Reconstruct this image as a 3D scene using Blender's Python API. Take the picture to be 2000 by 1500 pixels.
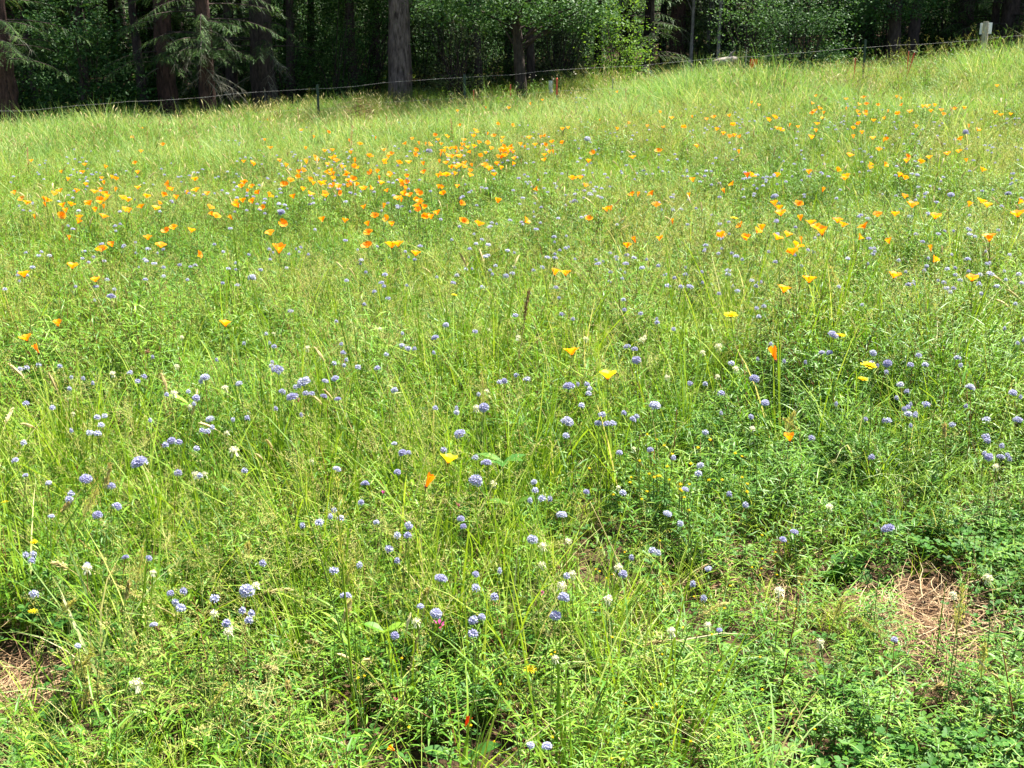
import bpy, math, random
import numpy as np
from mathutils import Vector, Matrix, Euler

R = random.Random(11)
rng = np.random.default_rng(11)
scene = bpy.context.scene
for o in list(bpy.data.objects):
    bpy.data.objects.remove(o)
rad = math.radians

# ------------------------------------------------------------------ camera, sky, sun, exposure
CAM_Z, PITCH, F = 1.50, rad(16.6), 2400.0
cam_d = bpy.data.cameras.new('camera')
cam = bpy.data.objects.new('camera', cam_d)
scene.collection.objects.link(cam)
cam.location = (0, 0, CAM_Z)
cam.rotation_euler = (rad(90) - PITCH, 0, 0)
cam_d.sensor_width = 36.0
cam_d.lens = 43.2
cam_d.clip_start = 0.02
cam_d.clip_end = 2000
scene.camera = cam

SUN_EL, SUN_AZ = rad(62), rad(52)
world = bpy.data.worlds.new("World")
scene.world = world
world.use_nodes = True
wn = world.node_tree.nodes
wn.clear()
sky = wn.new('ShaderNodeTexSky')
sky.sky_type = 'NISHITA'
sky.sun_disc = False
sky.sun_elevation = SUN_EL
sky.sun_rotation = SUN_AZ
bg = wn.new('ShaderNodeBackground')
bg.inputs['Strength'].default_value = 0.055
wo = wn.new('ShaderNodeOutputWorld')
world.node_tree.links.new(sky.outputs[0], bg.inputs[0])
world.node_tree.links.new(bg.outputs[0], wo.inputs[0])

sun_d = bpy.data.lights.new('sun', 'SUN')
sun_d.energy = 5.0
sun_d.angle = rad(1.2)
sun_d.color = (1.0, 0.95, 0.86)
sun = bpy.data.objects.new('sun', sun_d)
scene.collection.objects.link(sun)
S = Vector((math.sin(SUN_AZ) * math.cos(SUN_EL), math.cos(SUN_AZ) * math.cos(SUN_EL), math.sin(SUN_EL)))
sun.rotation_euler = S.to_track_quat('Z', 'Y').to_euler()
sun.location = S * 30

scene.view_settings.view_transform = 'Standard'
scene.view_settings.look = 'None'
scene.view_settings.gamma = 1
scene.view_settings.use_curve_mapping = False
scene.view_settings.exposure = 2.15
scene.render.engine = 'CYCLES'
scene.cycles.max_bounces = 6
scene.cycles.diffuse_bounces = 3
scene.cycles.glossy_bounces = 2
scene.cycles.transmission_bounces = 4
scene.cycles.sample_clamp_indirect = 6

# ------------------------------------------------------------------ helpers
def sm(a, b, x):
    t = np.clip((np.asarray(x, float) - a) / (b - a), 0, 1)
    return t * t * (3 - 2 * t)

def gz(x, y):
    x = np.asarray(x, float); y = np.asarray(y, float)
    s = 0.028 + 0.034 * sm(1.5, 18, y)
    xx = 30 * np.tanh(x / 30)
    z = -0.13 * sm(1.5, 20, y) + s * xx
    z = z + 0.02 * np.clip(y - 30, 0, 90)
    z = z + 0.012 * np.sin(2.1 * x + 0.7) * np.sin(1.7 * y + 0.3) + 0.02 * np.sin(0.8 * x - 1.1 * y)
    z = z + 0.05 * np.exp(-((x + 2.1) ** 2 + (y - 26.4) ** 2) / 0.6)
    return z

def ray(px, py):
    dx = (px - 1000) / F; dy = (750 - py) / F
    c, s = math.cos(PITCH), math.sin(PITCH)
    return np.array([dx, c + dy * s, -s + dy * c])

def pix(px, py, h=0.0):
    d = ray(px, py)
    s = np.linspace(0.6, 60, 12000)
    g = CAM_Z + d[2] * s - gz(d[0] * s, d[1] * s) - h
    i = np.argmax(g < 0)
    if g[i] >= 0:
        i = len(s) - 1
    t = s[i]
    return d[0] * t, d[1] * t, t

def at_y(px, py, Y):
    d = ray(px, py)
    t = Y / d[1]
    return np.array([d[0] * t, Y, CAM_Z + d[2] * t])

def gx(px, Y):
    return (px - 1000) / F * Y / 1.025

class MB:
    def __init__(s):
        s.v = []; s.f = []; s.m = []; s.t = []; s.n = 0
    def add(s, verts, faces, tint=0.5, mat=0):
        k = s.n
        s.v.extend([tuple(map(float, p)) for p in verts]); s.n += len(verts)
        if np.isscalar(tint):
            s.t.extend([tint] * len(verts))
        else:
            s.t.extend(list(tint))
        for f in faces:
            s.f.append(tuple(i + k for i in f)); s.m.append(mat)
    def ribbon(s, path, widths, side, tint=0.5, mat=0):
        P = np.asarray(path, float); n = len(P)
        side = np.asarray(side, float)
        if side.ndim == 1:
            side = np.repeat(side[None], n, 0)
        V = []; Fc = []; ids = []
        for i in range(n):
            w = widths[i] * 0.5
            if w < 1e-6:
                ids.append((len(V),)); V.append(P[i])
            else:
                ids.append((len(V), len(V) + 1)); V.append(P[i] - side[i] * w); V.append(P[i] + side[i] * w)
        for a, b in zip(ids[:-1], ids[1:]):
            if len(a) == 2 and len(b) == 2: Fc.append((a[0], a[1], b[1], b[0]))
            elif len(a) == 2: Fc.append((a[0], a[1], b[0]))
            elif len(b) == 2: Fc.append((a[0], b[1], b[0]))
        s.add(V, Fc, tint, mat)
    def tube(s, path, radii, sides=4, tint=0.5, mat=0, bump=0.0, cap=True):
        P = np.asarray(path, float); n = len(P)
        V = []; Fc = []
        for i in range(n):
            d = P[min(i + 1, n - 1)] - P[max(i - 1, 0)]
            d = d / (np.linalg.norm(d) + 1e-9)
            a = np.array([1, 0, 0]) if abs(d[0]) < 0.8 else np.array([0, 1, 0])
            u = np.cross(d, a); u /= np.linalg.norm(u); w = np.cross(d, u)
            for k in range(sides):
                an = 2 * math.pi * k / sides
                r = radii[i] * (1 + bump * R.uniform(-1, 1))
                V.append(P[i] + r * (math.cos(an) * u + math.sin(an) * w))
        for i in range(n - 1):
            for k in range(sides):
                k2 = (k + 1) % sides
                Fc.append((i * sides + k, i * sides + k2, (i + 1) * sides + k2, (i + 1) * sides + k))
        if cap:
            Fc.append(tuple(range((n - 1) * sides, n * sides)))
            Fc.append(tuple(range(sides - 1, -1, -1)))
        s.add(V, Fc, tint, mat)
    def leaf(s, base, d, length, width, droop=0.4, tint=0.5, mat=0, segs=4, fold=0.25, shape=0):
        """a leaf blade folded along its midrib, arching down"""
        d = np.asarray(d, float); d = d / np.linalg.norm(d)
        up = np.array([0, 0, 1.0])
        sd = np.cross(d, up); l = np.linalg.norm(sd)
        sd = np.array([1, 0, 0]) if l < 1e-3 else sd / l
        nrm = np.cross(sd, d)
        V = []; Fc = []
        base = np.asarray(base, float)
        for i in range(segs + 1):
            t = i / segs
            c = base + d * length * t * (1 - 0.15 * droop * t) + np.array([0, 0, -1]) * droop * length * t * t * 0.6
            if shape == 0: w = math.sin(math.pi * min(1, 0.08 + 0.92 * t) ** 0.8) * (1 - 0.15 * t)
            else: w = math.sin(math.pi * (0.05 + 0.95 * t) ** 1.1)
            w = max(w, 0) * width * 0.5
            V += [c - sd * w + nrm * w * fold, c, c + sd * w + nrm * w * fold]
        for i in range(segs):
            a = i * 3; b = a + 3
            Fc += [(a, a + 1, b + 1, b), (a + 1, a + 2, b + 2, b + 1)]
        s.add(V, Fc, tint, mat)
    def mesh(s, name, mats, smooth=False):
        me = bpy.data.meshes.new(name)
        me.from_pydata(s.v, [], s.f)
        for m in mats: me.materials.append(m)
        me.polygons.foreach_set('material_index', s.m)
        if smooth:
            me.polygons.foreach_set('use_smooth', [True] * len(s.f))
        a = me.attributes.new('tint', 'FLOAT', 'POINT')
        a.data.foreach_set('value', np.array(s.t, np.float32))
        me.update()
        return me

def quads_mesh(name, V, tint, mats, midx=None):
    """V: (N,4,3) quads, tint: (N,)"""
    N = len(V)
    me = bpy.data.meshes.new(name)
    me.vertices.add(N * 4); me.loops.add(N * 4); me.polygons.add(N)
    me.vertices.foreach_set('co', V.reshape(-1).astype(np.float32))
    me.loops.foreach_set('vertex_index', np.arange(N * 4, dtype=np.int32))
    me.polygons.foreach_set('loop_start', np.arange(0, N * 4, 4, dtype=np.int32))
    for m in mats: me.materials.append(m)
    if midx is not None:
        me.polygons.foreach_set('material_index', midx.astype(np.int32))
    a = me.attributes.new('tint', 'FLOAT', 'POINT')
    a.data.foreach_set('value', np.repeat(tint, 4).astype(np.float32))
    me.update(calc_edges=True)
    return me

def obj(name, me, parent=None, loc=None, rot=None, scl=None):
    o = bpy.data.objects.new(name, me)
    scene.collection.objects.link(o)
    if parent is not None: o.parent = parent
    if loc is not None: o.location = loc
    if rot is not None: o.rotation_euler = rot
    if scl is not None: o.scale = scl if hasattr(scl, '__len__') else (scl,) * 3
    return o

def tag(o, label=None, cat=None, group=None, kind=None):
    if label: o['label'] = label
    if cat: o['category'] = cat
    if group: o['group'] = group
    if kind: o['kind'] = kind
    return o

def empty(name, loc, rotz=0.0):
    o = bpy.data.objects.new(name, None)
    scene.collection.objects.link(o)
    o.location = loc; o.rotation_euler = (0, 0, rotz)
    o.empty_display_size = 0.05
    return o

# ------------------------------------------------------------------ materials
def new_mat(name):
    m = bpy.data.materials.new(name); m.use_nodes = True
    nt = m.node_tree; nt.nodes.clear()
    out = nt.nodes.new('ShaderNodeOutputMaterial')
    return m, nt, out

def leaf_mat(name, stops, transl=0.4, rough=0.55, spec=0.15, rand=0.35, patch=0.0, patch_scale=0.6, tcol=1.25, tintw=0.65):
    """stops: [(pos, rgb)] chosen by the per-leaf tint, per-plant random and a slow patch noise"""
    m, nt, out = new_mat(name)
    N, L = nt.nodes, nt.links
    at = N.new('ShaderNodeAttribute'); at.attribute_name = 'tint'
    oi = N.new('ShaderNodeObjectInfo')
    m1 = N.new('ShaderNodeMath'); m1.operation = 'MULTIPLY'; m1.inputs[1].default_value = tintw
    L.new(at.outputs['Fac'], m1.inputs[0])
    m2 = N.new('ShaderNodeMath'); m2.operation = 'MULTIPLY_ADD'; m2.inputs[1].default_value = rand
    L.new(oi.outputs['Random'], m2.inputs[0]); L.new(m1.outputs[0], m2.inputs[2])
    last = m2.outputs[0]
    if patch:
        ge = N.new('ShaderNodeNewGeometry')
        no = N.new('ShaderNodeTexNoise'); no.inputs['Scale'].default_value = patch_scale; no.inputs['Detail'].default_value = 3
        L.new(ge.outputs['Position'], no.inputs['Vector'])
        s1 = N.new('ShaderNodeMath'); s1.operation = 'SUBTRACT'; s1.inputs[1].default_value = 0.5
        L.new(no.outputs[0], s1.inputs[0])
        m3 = N.new('ShaderNodeMath'); m3.operation = 'MULTIPLY_ADD'; m3.inputs[1].default_value = patch
        L.new(s1.outputs[0], m3.inputs[0]); L.new(last, m3.inputs[2]); last = m3.outputs[0]
    cr = N.new('ShaderNodeValToRGB')
    el = cr.color_ramp.elements
    while len(el) < len(stops): el.new(0.5)
    for e, (p, c) in zip(el, stops):
        e.position = p; e.color = (*c, 1)
    L.new(last, cr.inputs[0])
    pb = N.new('ShaderNodeBsdfPrincipled')
    pb.inputs['Roughness'].default_value = rough
    pb.inputs['Specular IOR Level'].default_value = spec
    L.new(cr.outputs[0], pb.inputs['Base Color'])
    tr = N.new('ShaderNodeBsdfTranslucent')
    mx = N.new('ShaderNodeMix'); mx.data_type = 'RGBA'; mx.blend_type = 'MULTIPLY'; mx.inputs[0].default_value = 1
    L.new(cr.outputs[0], mx.inputs[6]); mx.inputs[7].default_value = (tcol * 1.08, tcol, tcol * 0.6, 1)
    L.new(mx.outputs[2], tr.inputs[0])
    ms = N.new('ShaderNodeMixShader'); ms.inputs[0].default_value = transl
    L.new(pb.outputs[0], ms.inputs[1]); L.new(tr.outputs[0], ms.inputs[2])
    L.new(ms.outputs[0], out.inputs[0])
    return m

def rough_mat(name, c1, c2, scale=20, stretch=(1, 1, 1), rough=0.9, bump=0.3, detail=6, coord='Object', bdist=0.01):
    m, nt, out = new_mat(name)
    N, L = nt.nodes, nt.links
    tc = N.new('ShaderNodeTexCoord'); mp = N.new('ShaderNodeMapping'); mp.inputs['Scale'].default_value = stretch
    L.new(tc.outputs[coord], mp.inputs[0])
    no = N.new('ShaderNodeTexNoise'); no.inputs['Scale'].default_value = scale; no.inputs['Detail'].default_value = detail
    no.inputs['Roughness'].default_value = 0.65
    L.new(mp.outputs[0], no.inputs['Vector'])
    cr = N.new('ShaderNodeValToRGB')
    cr.color_ramp.elements[0].position = 0.35; cr.color_ramp.elements[0].color = (*c1, 1)
    cr.color_ramp.elements[1].position = 0.68; cr.color_ramp.elements[1].color = (*c2, 1)
    L.new(no.outputs[0], cr.inputs[0])
    pb = N.new('ShaderNodeBsdfPrincipled'); pb.inputs['Roughness'].default_value = rough
    pb.inputs['Specular IOR Level'].default_value = 0.2
    L.new(cr.outputs[0], pb.inputs['Base Color'])
    bp = N.new('ShaderNodeBump'); bp.inputs['Strength'].default_value = bump; bp.inputs['Distance'].default_value = bdist
    L.new(no.outputs[0], bp.inputs['Height']); L.new(bp.outputs[0], pb.inputs['Normal'])
    L.new(pb.outputs[0], out.inputs[0])
    return m

M = {}
M['grass'] = leaf_mat('grass_blade', [(0.0, (0.045, 0.115, 0.007)), (0.35, (0.125, 0.235, 0.012)), (0.65, (0.24, 0.355, 0.026)),
                                     (0.88, (0.36, 0.44, 0.09)), (1.0, (0.50, 0.46, 0.20))], transl=0.34, patch=0.75)
M['leafy'] = leaf_mat('meadow_leaf', [(0.0, (0.025, 0.095, 0.010)), (0.4, (0.08, 0.20, 0.014)), (0.75, (0.185, 0.32, 0.027)),
                                      (1.0, (0.31, 0.39, 0.09))], transl=0.33, patch=0.7, spec=0.25, rough=0.45)
M['clover'] = leaf_mat('clover_leaf', [(0.0, (0.025, 0.09, 0.014)), (0.5, (0.055, 0.16, 0.022)), (1.0, (0.13, 0.24, 0.035))], transl=0.35, patch=0.3)
M['litter'] = leaf_mat('litter_straw', [(0.0, (0.10, 0.055, 0.03)), (0.45, (0.25, 0.15, 0.08)), (0.8, (0.40, 0.29, 0.16)), (1.0, (0.52, 0.43, 0.26))], transl=0.15, rough=0.7, rand=0.2, tintw=0.8)
M['straw'] = leaf_mat('dry_grass', [(0.0, (0.20, 0.13, 0.06)), (0.35, (0.34, 0.27, 0.11)), (0.7, (0.50, 0.43, 0.20)), (1.0, (0.62, 0.56, 0.32))],
                      transl=0.25, patch=0.2, rough=0.6)
M['seed'] = leaf_mat('seed_head', [(0.0, (0.20, 0.21, 0.05)), (0.5, (0.34, 0.35, 0.09)), (1.0, (0.52, 0.45, 0.19))], transl=0.35, patch=0.2, rough=0.6)
M['redstem'] = leaf_mat('red_stem', [(0.0, (0.10, 0.05, 0.025)), (0.5, (0.22, 0.075, 0.04)), (1.0, (0.26, 0.17, 0.06))], transl=0.1)
M['stem'] = leaf_mat('green_stem', [(0.0, (0.05, 0.11, 0.02)), (0.6, (0.12, 0.19, 0.04)), (1.0, (0.24, 0.23, 0.07))], transl=0.15, patch=0.2)
M['brown'] = leaf_mat('withered_brown', [(0.0, (0.07, 0.035, 0.018)), (0.5, (0.17, 0.085, 0.04)), (1.0, (0.30, 0.19, 0.10))], transl=0.1, rough=0.7)
M['poppy'] = leaf_mat('poppy_petal', [(0.0, (0.83, 0.185, 0.002)), (0.4, (0.86, 0.235, 0.003)), (0.8, (0.88, 0.29, 0.004)), (1.0, (0.90, 0.42, 0.008))],
                      transl=0.45, rand=0.3, tintw=0.72, tcol=1.05, rough=0.5, spec=0.2)
M['poppy_yellow'] = leaf_mat('yellow_poppy_petal', [(0.0, (0.88, 0.22, 0.003)), (0.4, (0.93, 0.45, 0.005)), (0.7, (0.95, 0.68, 0.01)), (1.0, (0.95, 0.75, 0.02))],
                      transl=0.45, rand=0.05, tintw=0.95, tcol=1.05, rough=0.5, spec=0.2)
M['poppy_red'] = leaf_mat('red_poppy_petal', [(0.0, (0.55, 0.04, 0.004)), (1.0, (0.80, 0.12, 0.006))], transl=0.35)
M['gilia'] = leaf_mat('gilia_petal', [(0.0, (0.26, 0.24, 0.48)), (0.35, (0.39, 0.39, 0.63)), (0.7, (0.52, 0.54, 0.74)), (1.0, (0.68, 0.71, 0.82))],
                      transl=0.25, rand=0.5, tintw=0.6, tcol=1.0, rough=0.6)
M['gilia_core'] = leaf_mat('gilia_bud', [(0.0, (0.05, 0.06, 0.16)), (1.0, (0.13, 0.16, 0.30))], transl=0.1)
M['white'] = leaf_mat('clover_floret', [(0.0, (0.36, 0.40, 0.16)), (0.35, (0.66, 0.66, 0.46)), (0.7, (0.80, 0.78, 0.66)), (1.0, (0.82, 0.74, 0.68))], transl=0.3, rand=0.2, tintw=0.8, tcol=1.0)
M['yellow'] = leaf_mat('yellow_floret', [(0.0, (0.78, 0.50, 0.005)), (0.5, (0.86, 0.68, 0.008)), (1.0, (0.88, 0.76, 0.02))], transl=0.35, rand=0.2, tintw=0.8, tcol=1.0)
M['pink'] = leaf_mat('vetch_petal', [(0.0, (0.42, 0.03, 0.20)), (0.6, (0.66, 0.09, 0.34)), (1.0, (0.70, 0.30, 0.50))], transl=0.3, tcol=1.0)
M['bark_red'] = rough_mat('reddish_bark', (0.018, 0.010, 0.009), (0.10, 0.054, 0.043), 9, (3, 3, 0.6), bump=1.0, bdist=0.03)
M['bark_grey'] = rough_mat('grey_bark', (0.05, 0.036, 0.031), (0.30, 0.225, 0.195), 6, (3.2, 3.2, 0.7), bump=1.0, bdist=0.04)
M['bark_dark'] = rough_mat('dark_bark', (0.018, 0.013, 0.011), (0.075, 0.055, 0.045), 12, (2, 2, 0.6), bump=1.0, bdist=0.02)
M['bark_pale'] = rough_mat('pale_bark', (0.12, 0.10, 0.085), (0.36, 0.32, 0.28), 10, (2, 2, 0.8), bump=0.6)
M['wood'] = rough_mat('weathered_wood', (0.20, 0.17, 0.13), (0.46, 0.40, 0.33), 8, (6, 6, 0.5), bump=0.5)
M['metal_green'] = rough_mat('green_steel', (0.02, 0.035, 0.025), (0.06, 0.085, 0.065), 30, rough=0.55, bump=0.05)
M['wire'] = rough_mat('galvanised_wire', (0.16, 0.15, 0.14), (0.34, 0.33, 0.31), 30, rough=0.6, bump=0.0)
M['sign'] = rough_mat('white_sign_board', (0.62, 0.64, 0.66), (0.80, 0.80, 0.80), 5, rough=0.5, bump=0.02)
M['red_paint'] = rough_mat('red_stake_paint', (0.55, 0.06, 0.045), (0.75, 0.12, 0.08), 40, rough=0.6, bump=0.1)
M['orange_cloth'] = rough_mat('orange_red_cloth', (0.45, 0.04, 0.012), (0.75, 0.11, 0.02), 14, (1, 1, 0.5), rough=0.8, bump=0.3)
M['tube'] = rough_mat('tree_tube_plastic', (0.55, 0.62, 0.55), (0.75, 0.80, 0.74), 8, rough=0.4, bump=0.02)
M['spruce'] = leaf_mat('spruce_needle', [(0.0, (0.018, 0.045, 0.014)), (0.5, (0.045, 0.10, 0.022)), (0.85, (0.10, 0.17, 0.035)), (1.0, (0.17, 0.19, 0.09))], transl=0.22, rand=0.2, tintw=0.8, rough=0.5)
M['lichen'] = leaf_mat('lichen_twig', [(0.0, (0.09, 0.08, 0.06)), (1.0, (0.26, 0.26, 0.19))], transl=0.15, rand=0.2, tintw=0.8)
M['tree_dark'] = leaf_mat('dark_tree_leaf', [(0.0, (0.016, 0.05, 0.014)), (0.5, (0.035, 0.095, 0.022)), (1.0, (0.075, 0.15, 0.035))], transl=0.25, rand=0.25, tintw=0.8, spec=0.15)
M['tree_mid'] = leaf_mat('mid_tree_leaf', [(0.0, (0.025, 0.07, 0.018)), (0.5, (0.055, 0.13, 0.03)), (1.0, (0.11, 0.20, 0.05))], transl=0.35, rand=0.25, tintw=0.8, spec=0.15)
M['tree_olive'] = leaf_mat('olive_tree_leaf', [(0.0, (0.035, 0.06, 0.022)), (0.5, (0.07, 0.11, 0.04)), (1.0, (0.13, 0.17, 0.07))], transl=0.3, rand=0.25, tintw=0.8)
M['tree_bright'] = leaf_mat('bright_tree_leaf', [(0.0, (0.045, 0.115, 0.012)), (0.5, (0.085, 0.18, 0.018)), (1.0, (0.16, 0.26, 0.03))], transl=0.45, rand=0.2, tintw=0.8)

def ground_material():
    m, nt, out = new_mat('meadow_soil')
    N, L = nt.nodes, nt.links
    ge = N.new('ShaderNodeNewGeometry')
    n1 = N.new('ShaderNodeTexNoise'); n1.inputs['Scale'].default_value = 5; n1.inputs['Detail'].default_value = 8
    n2 = N.new('ShaderNodeTexNoise'); n2.inputs['Scale'].default_value = 70; n2.inputs['Detail'].default_value = 5
    L.new(ge.outputs['Position'], n1.inputs['Vector']); L.new(ge.outputs['Position'], n2.inputs['Vector'])
    c1 = N.new('ShaderNodeValToRGB')
    e = c1.color_ramp.elements
    e[0].position = 0.3; e[0].color = (0.028, 0.018, 0.011, 1)
    e[1].position = 0.62; e[1].color = (0.075, 0.05, 0.032, 1)
    x = e.new(0.8); x.color = (0.06, 0.075, 0.025, 1)
    L.new(n1.outputs[0], c1.inputs[0])
    c2 = N.new('ShaderNodeValToRGB')
    c2.color_ramp.elements[0].color = (0.55, 0.5, 0.45, 1); c2.color_ramp.elements[0].position = 0.35
    c2.color_ramp.elements[1].color = (1.5, 1.35, 1.2, 1); c2.color_ramp.elements[1].position = 0.7
    L.new(n2.outputs[0], c2.inputs[0])
    mx = N.new('ShaderNodeMix'); mx.data_type = 'RGBA'; mx.blend_type = 'MULTIPLY'; mx.inputs[0].default_value = 1
    L.new(c1.outputs[0], mx.inputs[6]); L.new(c2.outputs[0], mx.inputs[7])
    pb = N.new('ShaderNodeBsdfPrincipled'); pb.inputs['Roughness'].default_value = 0.95
    pb.inputs['Specular IOR Level'].default_value = 0.1
    L.new(mx.outputs[2], pb.inputs['Base Color'])
    bp = N.new('ShaderNodeBump'); bp.inputs['Strength'].default_value = 0.8; bp.inputs['Distance'].default_value = 0.015
    L.new(n2.outputs[0], bp.inputs['Height']); L.new(bp.outputs[0], pb.inputs['Normal'])
    L.new(pb.outputs[0], out.inputs[0])
    return m

# ------------------------------------------------------------------ the ground
def build_ground():
    def axis(lo, a, b, hi, fine):
        mid = list(np.arange(a, b + 1e-6, fine))
        left = []; st = fine; x = a
        while x > lo:
            st *= 1.35; x -= st; left.append(max(x, lo))
        right = []; st = fine; x = b
        while x < hi:
            st *= 1.35; x += st; right.append(min(x, hi))
        return np.array(left[::-1] + mid + right)
    X = axis(-500, -10.5, 10.5, 500, 0.1); Y = axis(-300, 0.6, 24, 900, 0.1)
    gxx, gyy = np.meshgrid(X, Y)
    z = gz(gxx, gyy) + 0.008 * np.sin(gxx * 23 + gyy * 7) * np.sin(gyy * 19 - gxx * 5) * (gyy < 24)
    nx, ny = len(X), len(Y)
    me = bpy.data.meshes.new('ground')
    V = np.stack([gxx, gyy, z], -1).reshape(-1, 3)
    i = np.arange((ny - 1) * (nx - 1)); r = i // (nx - 1); c = i % (nx - 1)
    a = r * nx + c
    Q = np.stack([a, a + 1, a + nx + 1, a + nx], -1)
    me.vertices.add(len(V)); me.loops.add(len(Q) * 4); me.polygons.add(len(Q))
    me.vertices.foreach_set('co', V.reshape(-1).astype(np.float32))
    me.loops.foreach_set('vertex_index', Q.reshape(-1).astype(np.int32))
    me.polygons.foreach_set('loop_start', np.arange(0, len(Q) * 4, 4, dtype=np.int32))
    me.materials.append(ground_material())
    me.update(calc_edges=True)
    return tag(obj('ground', me), 'brown earth under the wildflower meadow and the wood', 'ground', kind='structure')
build_ground()

# ------------------------------------------------------------------ plant meshes used by the countless meadow cover
def curve_path(base, az, length, lean, bend, n):
    """a stalk that starts near vertical and arches over in direction az"""
    P = [np.array(base, float)]
    ang = lean
    for i in range(n):
        ang2 = lean + bend * ((i + 1) / n) ** 1.5
        st = length / n
        d = np.array([math.cos(az) * math.sin(ang2), math.sin(az) * math.sin(ang2), math.cos(ang2)])
        P.append(P[-1] + d * st)
    return np.array(P)

def tuft(n, lmin, lmax, wid, spread, seed, bend=(0.2, 1.3), mat='grass', dead=0.26):
    R.seed(seed)
    b = MB()
    for k in range(n):
        az = R.uniform(0, 2 * math.pi)
        r = spread * math.sqrt(R.random())
        a2 = R.uniform(0, 2 * math.pi)
        L_ = R.uniform(lmin, lmax)
        P = curve_path((r * math.cos(a2), r * math.sin(a2), -0.01), az, L_, R.uniform(0.02, 0.3), R.uniform(*bend) * R.uniform(0.5, 1.3), 5)
        w = wid * R.uniform(0.6, 1.4)
        tw = R.uniform(-0.7, 0.7)
        sd = []
        for i in range(6):
            an = az + math.pi / 2 + tw * i / 5
            sd.append((math.cos(an), math.sin(an), 0.25 * math.sin(tw * i)))
        t = R.uniform(0.92, 1.25) if R.random() < dead else R.uniform(0.0, 0.8)
        b.ribbon(P, [w * 0.8, w, w, w * 0.8, w * 0.5, 0], np.array(sd), t, 0)
    return b.mesh('grass_tuft', [M[mat]])

def leafy(seed, H, nl, branches=2, ll=(0.035, 0.07), lw=(0.004, 0.008), red=0.55):
    R.seed(seed)
    b = MB()
    smat = 1 if R.random() > red else 2
    def stem(base, az, H, lean, bend, nl, r):
        P = curve_path(base, az, H, lean, bend, 6)
        b.tube(P, np.linspace(r, r * 0.45, 7), 3, R.uniform(0.2, 0.9), smat, cap=False)
        for i in range(nl):
            t = (i + R.random()) / nl
            t = 0.06 + 0.94 * t
            j = min(int(t * 6), 5); f = t * 6 - j
            p = P[j] * (1 - f) + P[j + 1] * f
            a = i * 2.4 + R.uniform(-0.4, 0.4)
            el = R.uniform(0.15, 0.95)
            d = (math.cos(a) * math.cos(el), math.sin(a) * math.cos(el), math.sin(el))
            sc = (0.7 + 0.5 * math.sin(math.pi * min(t + 0.15, 1)))
            b.leaf(p, d, R.uniform(*ll) * sc, R.uniform(*lw) * sc, R.uniform(0.2, 1.1), R.uniform(0, 1) * 0.75 + (0.2 if t > 0.8 else 0), 0, 3, 0.3)
        return P
    P = stem((0, 0, -0.01), R.uniform(0, 6.3), H, R.uniform(0, 0.15), R.uniform(0, 0.4), nl, 0.0016)
    for k in range(branches):
        j = R.randint(1, 4)
        stem(P[j], R.uniform(0, 6.3), H * R.uniform(0.3, 0.55), R.uniform(0.3, 0.7), R.uniform(-0.4, 0.2), int(nl * 0.5), 0.001)
    return b.mesh('leafy_stem', [M['leafy'], M['stem'], M['redstem']])

def spikelets(b, p, d, n, size, mat, tint):
    for k in range(n):
        q = np.array(p) + np.array(d) * size * 0.9 * k + np.array([R.uniform(-1, 1), R.uniform(-1, 1), R.uniform(-1, 1)]) * size * 0.35
        dd = np.array(d) + np.array([R.uniform(-.5, .5), R.uniform(-.5, .5), R.uniform(-.3, .5)])
        dd /= np.linalg.norm(dd)
        sd = np.cross(dd, [0.3, 0.2, 1]); sd /= (np.linalg.norm(sd) + 1e-6)
        b.add([q, q + dd * size * 0.5 - sd * size * 0.17, q + dd * size, q + dd * size * 0.5 + sd * size * 0.17], [(0, 1, 2, 3)], tint + R.uniform(-.2, .2), mat)

def panicle(seed, ns, H, loose, stalkw=0.0013, smat='stem', size=0.006):
    R.seed(seed)
    b = MB()
    for s in range(ns):
        az = R.uniform(0, 6.3); L_ = H * R.uniform(0.75, 1.15)
        P = curve_path((R.uniform(-.02, .02), R.uniform(-.02, .02), -0.01), az, L_, R.uniform(0.02, 0.22), R.uniform(0.2, 1.3), 9)
        b.tube(P, np.linspace(stalkw, stalkw * 0.4, 10), 3, R.uniform(0.3, 1.0), 1, cap=False)
        for k in range(2):
            j = R.randint(1, 4)
            b.leaf(P[j], (math.cos(az + k * 2.5), math.sin(az + k * 2.5), R.uniform(0.4, 1.2)), R.uniform(0.08, 0.16), 0.004, R.uniform(0.3, 1), R.uniform(0.1, 0.8), 2, 4, 0.3)
        for k in range(int(26 * (1 if loose else 1.3))):
            t = 0.66 + 0.34 * R.random()
            i = min(int(t * 9), 8); f = t * 9 - i
            p = P[i] * (1 - f) + P[i + 1] * f
            a = R.uniform(0, 6.3)
            ln = (0.055 if loose else 0.012) * (1.15 - t) * 3 * R.uniform(0.3, 1)
            d = np.array([math.cos(a) * 0.8, math.sin(a) * 0.8, R.uniform(-0.1, 0.8)]); d /= np.linalg.norm(d)
            e = p + d * ln
            if loose:
                sd = np.cross(d, [0, 0, 1.0]); sd /= np.linalg.norm(sd) + 1e-6
                b.ribbon([p, e], [0.0007, 0.0005], sd, 0.7, 0)
            spikelets(b, e, d * 0.5 + np.array([0, 0, 0.4 - t * 0.2]), 2 if loose else 2, size, 0, R.uniform(0.2, 1.0))
    return b.mesh('seeding_grass', [M['seed'], M[smat], M['grass']])

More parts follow.
